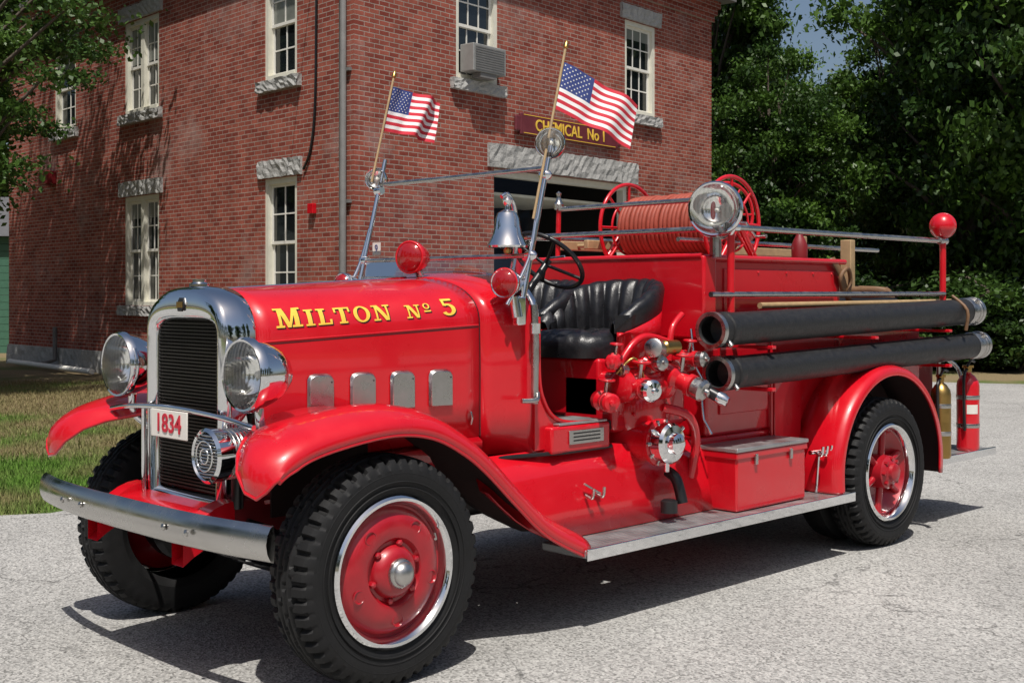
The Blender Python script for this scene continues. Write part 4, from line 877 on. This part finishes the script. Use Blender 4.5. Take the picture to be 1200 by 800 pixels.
scene.collection.objects.link(bpy.data.objects.new('lawn_grass',me))
# ---- foliage
def leafm(name,c0,c1):
    m=bpy.data.materials.new(name); m.use_nodes=True; nt=m.node_tree; L=nt.links; b=nt.nodes['Principled BSDF']; out=nt.nodes['Material Output']
    at=nt.nodes.new('ShaderNodeAttribute'); at.attribute_name='rnd'
    mx=nt.nodes.new('ShaderNodeMix'); mx.data_type='RGBA'; mx.inputs[6].default_value=(*c0,1); mx.inputs[7].default_value=(*c1,1); L.new(at.outputs['Fac'],mx.inputs[0])
    L.new(mx.outputs[2],b.inputs['Base Color']); b.inputs['Roughness'].default_value=.45; b.inputs['Specular IOR Level'].default_value=.3
    tr=nt.nodes.new('ShaderNodeBsdfTranslucent'); L.new(mx.outputs[2],tr.inputs[0]); ms=nt.nodes.new('ShaderNodeMixShader'); ms.inputs[0].default_value=.25
    L.new(b.outputs[0],ms.inputs[1]); L.new(tr.outputs[0],ms.inputs[2]); L.new(ms.outputs[0],out.inputs[0]); return m
LEAF=leafm('leaves',(.014,.038,.008),(.085,.165,.022)); LEAF2=leafm('locust_leaves',(.03,.07,.014),(.11,.20,.035)); LEAF3=leafm('shrub_leaves',(.010,.026,.007),(.055,.11,.018)); BARK=pm('bark',(.08,.06,.045),.9,var=.4,scale=12,bump=.02,bscale=12)
def treemesh(name,Ht,cr,z0,ncl,nl,seed,lsz=.2,clr=.7,flat=1.0,leaf=None,qe=.38):
    r=np.random.default_rng(seed); random.seed(seed)
    V_=[];F_=[]
    def add(pts,rr,m=8):
        o=len(V_); v,f=tubegeo(pts,rr,m); V_.extend([tuple(x) for x in v]); F_.extend([tuple(i+o for i in q) for q in f])
    tp=[(random.uniform(-.15,.15)*i,random.uniform(-.15,.15)*i,Ht*.85*i/6) for i in range(7)]; tr=[max(.03,Ht*.022*(1-i/6.6)) for i in range(7)]; add(cat(tp,3),[tr[min(6,i//3)] for i in range(19)],10)
    cen=[]
    for i in range(ncl):
        th=r.random()*2*math.pi; ph=math.acos(1-2*r.random()); q=r.random()**qe
        lump=1+.22*math.sin(3*th+seed)+.15*math.sin(5*ph+seed*2)
        zc=z0+(Ht-z0)*.5; cen.append((cr*q*lump*math.sin(ph)*math.cos(th),cr*q*lump*math.sin(ph)*math.sin(th),zc+(Ht-z0)*.5*q*math.cos(ph)*(.95+.1*r.random())))
    for i in range(min(ncl,46)):
        c=Vector(cen[i]); zs=max(z0*.7,c.z*.62-.3); zs=min(zs,Ht*.75); k=zs/(Ht*.85)*6; j=int(k); a=Vector(tp[min(j,6)]); a.z=zs
        mid=a.lerp(c,.5)+Vector((0,0,.075*(c-a).length)); add([a,mid,c],[.09*Ht/12,.05*Ht/12,.02],6)
    nt_=len(F_)
    cen=np.array(cen); idx=r.integers(0,ncl,nl); rad_=clr*(.55+.8*r.random(ncl))
    pos=cen[idx]+r.normal(0,1,(nl,3))*rad_[idx][:,None]*np.array([.58,.58,.30*flat])
    nrm=r.normal(0,1,(nl,3))+np.array([0,0,1.1]); nrm/=np.linalg.norm(nrm,axis=1)[:,None]
    t=np.cross(nrm,r.normal(0,1,(nl,3))); t/=np.linalg.norm(t,axis=1)[:,None]; bt=np.cross(nrm,t)
    s=(lsz*(.6+.8*r.random(nl)))[:,None]
    lv=np.zeros((nl,4,3)); lv[:,0]=pos-t*s*.5; lv[:,1]=pos+bt*s*.3+nrm*s*.06; lv[:,2]=pos+t*s*.5; lv[:,3]=pos-bt*s*.3+nrm*s*.06
    base=len(V_); verts=np.concatenate([np.array(V_),lv.reshape(-1,3)]); quads=np.concatenate([np.array(F_),base+np.arange(4*nl).reshape(-1,4)])
    mi=np.concatenate([np.zeros(nt_),np.ones(nl)]); clv=r.random(ncl)**1.5
    rnd=np.concatenate([np.zeros(nt_),np.clip(.7*clv[idx]+.3*r.random(nl),0,1)])
    return npmesh(name,verts,quads,[BARK,leaf or LEAF],mi,rnd)
TM=[treemesh('oak_a',15,3.6,1.6,150,60000,1),treemesh('oak_b',13,3.3,1.2,135,55000,2),treemesh('oak_c',10,2.9,.8,110,40000,5,lsz=.17)]
SM=[treemesh('shrub_a',2.4,1.5,.1,34,15000,8,lsz=.13,clr=.42,leaf=LEAF3),treemesh('shrub_b',1.9,1.3,.1,26,12000,9,lsz=.11,clr=.36,leaf=LEAF3)]
LT=treemesh('locust',15,3.3,2.6,260,75000,12,lsz=.12,clr=.5,flat=.7,leaf=LEAF2)
LT2=treemesh('young_locust',7.6,2.5,2.6,150,42000,14,lsz=.10,clr=.42,flat=.7,leaf=LEAF2,qe=.55)
def put(name,me,l,d,rz,s=1,sz=None):
    o=bpy.data.objects.new(name,me); scene.collection.objects.link(o); o.location=W(l,d,0); o.rotation_euler=(0,0,rz); o.scale=(s,s,sz or s); return o
def pu(u,d): return (u-600)/1450*d
put('locust_tree',LT,-11.2,21.6,.4); put('locust_tree',LT2,-9.15,19.2,1.2)
for u,d,k,rz,s,sz in [(825,36,0,0,.70,1.05),(905,31,1,1,.5,.60),(1135,31,0,2,.76,1.05),(1050,37,1,3,.62,.78),(1235,28,1,4,.8,1.15),(1200,36,0,5,1.0,1.1),(955,46,2,.5,1.0,.98),(1040,50,2,2.5,1,1.1),(860,48,0,2.2,.7,1),(1150,46,0,3.3,1.1,1.1),(1300,40,0,1.1,1.1,1.1),(1250,50,0,.1,1.1,1.1),(1010,60,2,4,1.1,1.25),(930,62,2,5,1.1,1.2),(1400,34,0,1,1.2,1.2),(1090,60,1,1,1.1,1.1)]:
    put('oak_tree',TM[k],pu(u,d),d,rz,s,sz)
random.seed(11)
for i in range(30):
    u=845+i*20+random.uniform(-15,15); d=25+random.random()*6
    put('shrub',SM[i%2],pu(u,d),d,i*1.3,.6+.8*random.random(),.5+1.1*random.random()**1.5)
for l,d,k in [(-26,38,0),(-20,44,1),(-33,46,0),(-14,50,1),(-28,30,0)]: put('oak_tree',TM[k],l,d,l,1.1)
for i in range(14):  # unseen trees behind and beside the camera, added to show in reflections
    a=rad(-200+i*16); put('oak_tree',TM[i%2],38*math.cos(a)*1.0,2+38*math.sin(a) if math.sin(a)<.2 else 5,i,1.2)
# ================================================================= LIGHT / CAMERA
sd=Vector((.33,.36,-1)).normalized()
sun=bpy.data.lights.new('sun','SUN'); sun.energy=5.0; sun.angle=rad(.5); sun.color=(1,.955,.89)
so=bpy.data.objects.new('sun',sun); scene.collection.objects.link(so); so.rotation_euler=sd.to_track_quat('-Z','Y').to_euler(); so.location=(-6,-6,20)
w=bpy.data.worlds.new('World'); scene.world=w; w.use_nodes=True; nt=w.node_tree
sk=nt.nodes.new('ShaderNodeTexSky'); sk.sky_type='NISHITA'; sk.sun_disc=False; sk.sun_elevation=math.asin(-sd.z); sk.sun_rotation=math.atan2(-.33,-.36)%(2*math.pi)
sk.air_density=1.0; sk.dust_density=3.0
nt.links.new(sk.outputs[0],nt.nodes['Background'].inputs[0]); nt.nodes['Background'].inputs[1].default_value=.085
cam=bpy.data.cameras.new('camera'); co=bpy.data.objects.new('camera',cam); scene.collection.objects.link(co)
co.location=(CAM[0],CAM[1],CZ); co.rotation_euler=(rad(90),0,-math.atan2(V[0],V[1])); cam.sensor_width=36; cam.sensor_fit='HORIZONTAL'; cam.lens=43.5; cam.shift_y=-55/1200; cam.clip_end=2000
scene.camera=co
scene.view_settings.view_transform='Standard'; scene.view_settings.look='None'; scene.view_settings.exposure=0
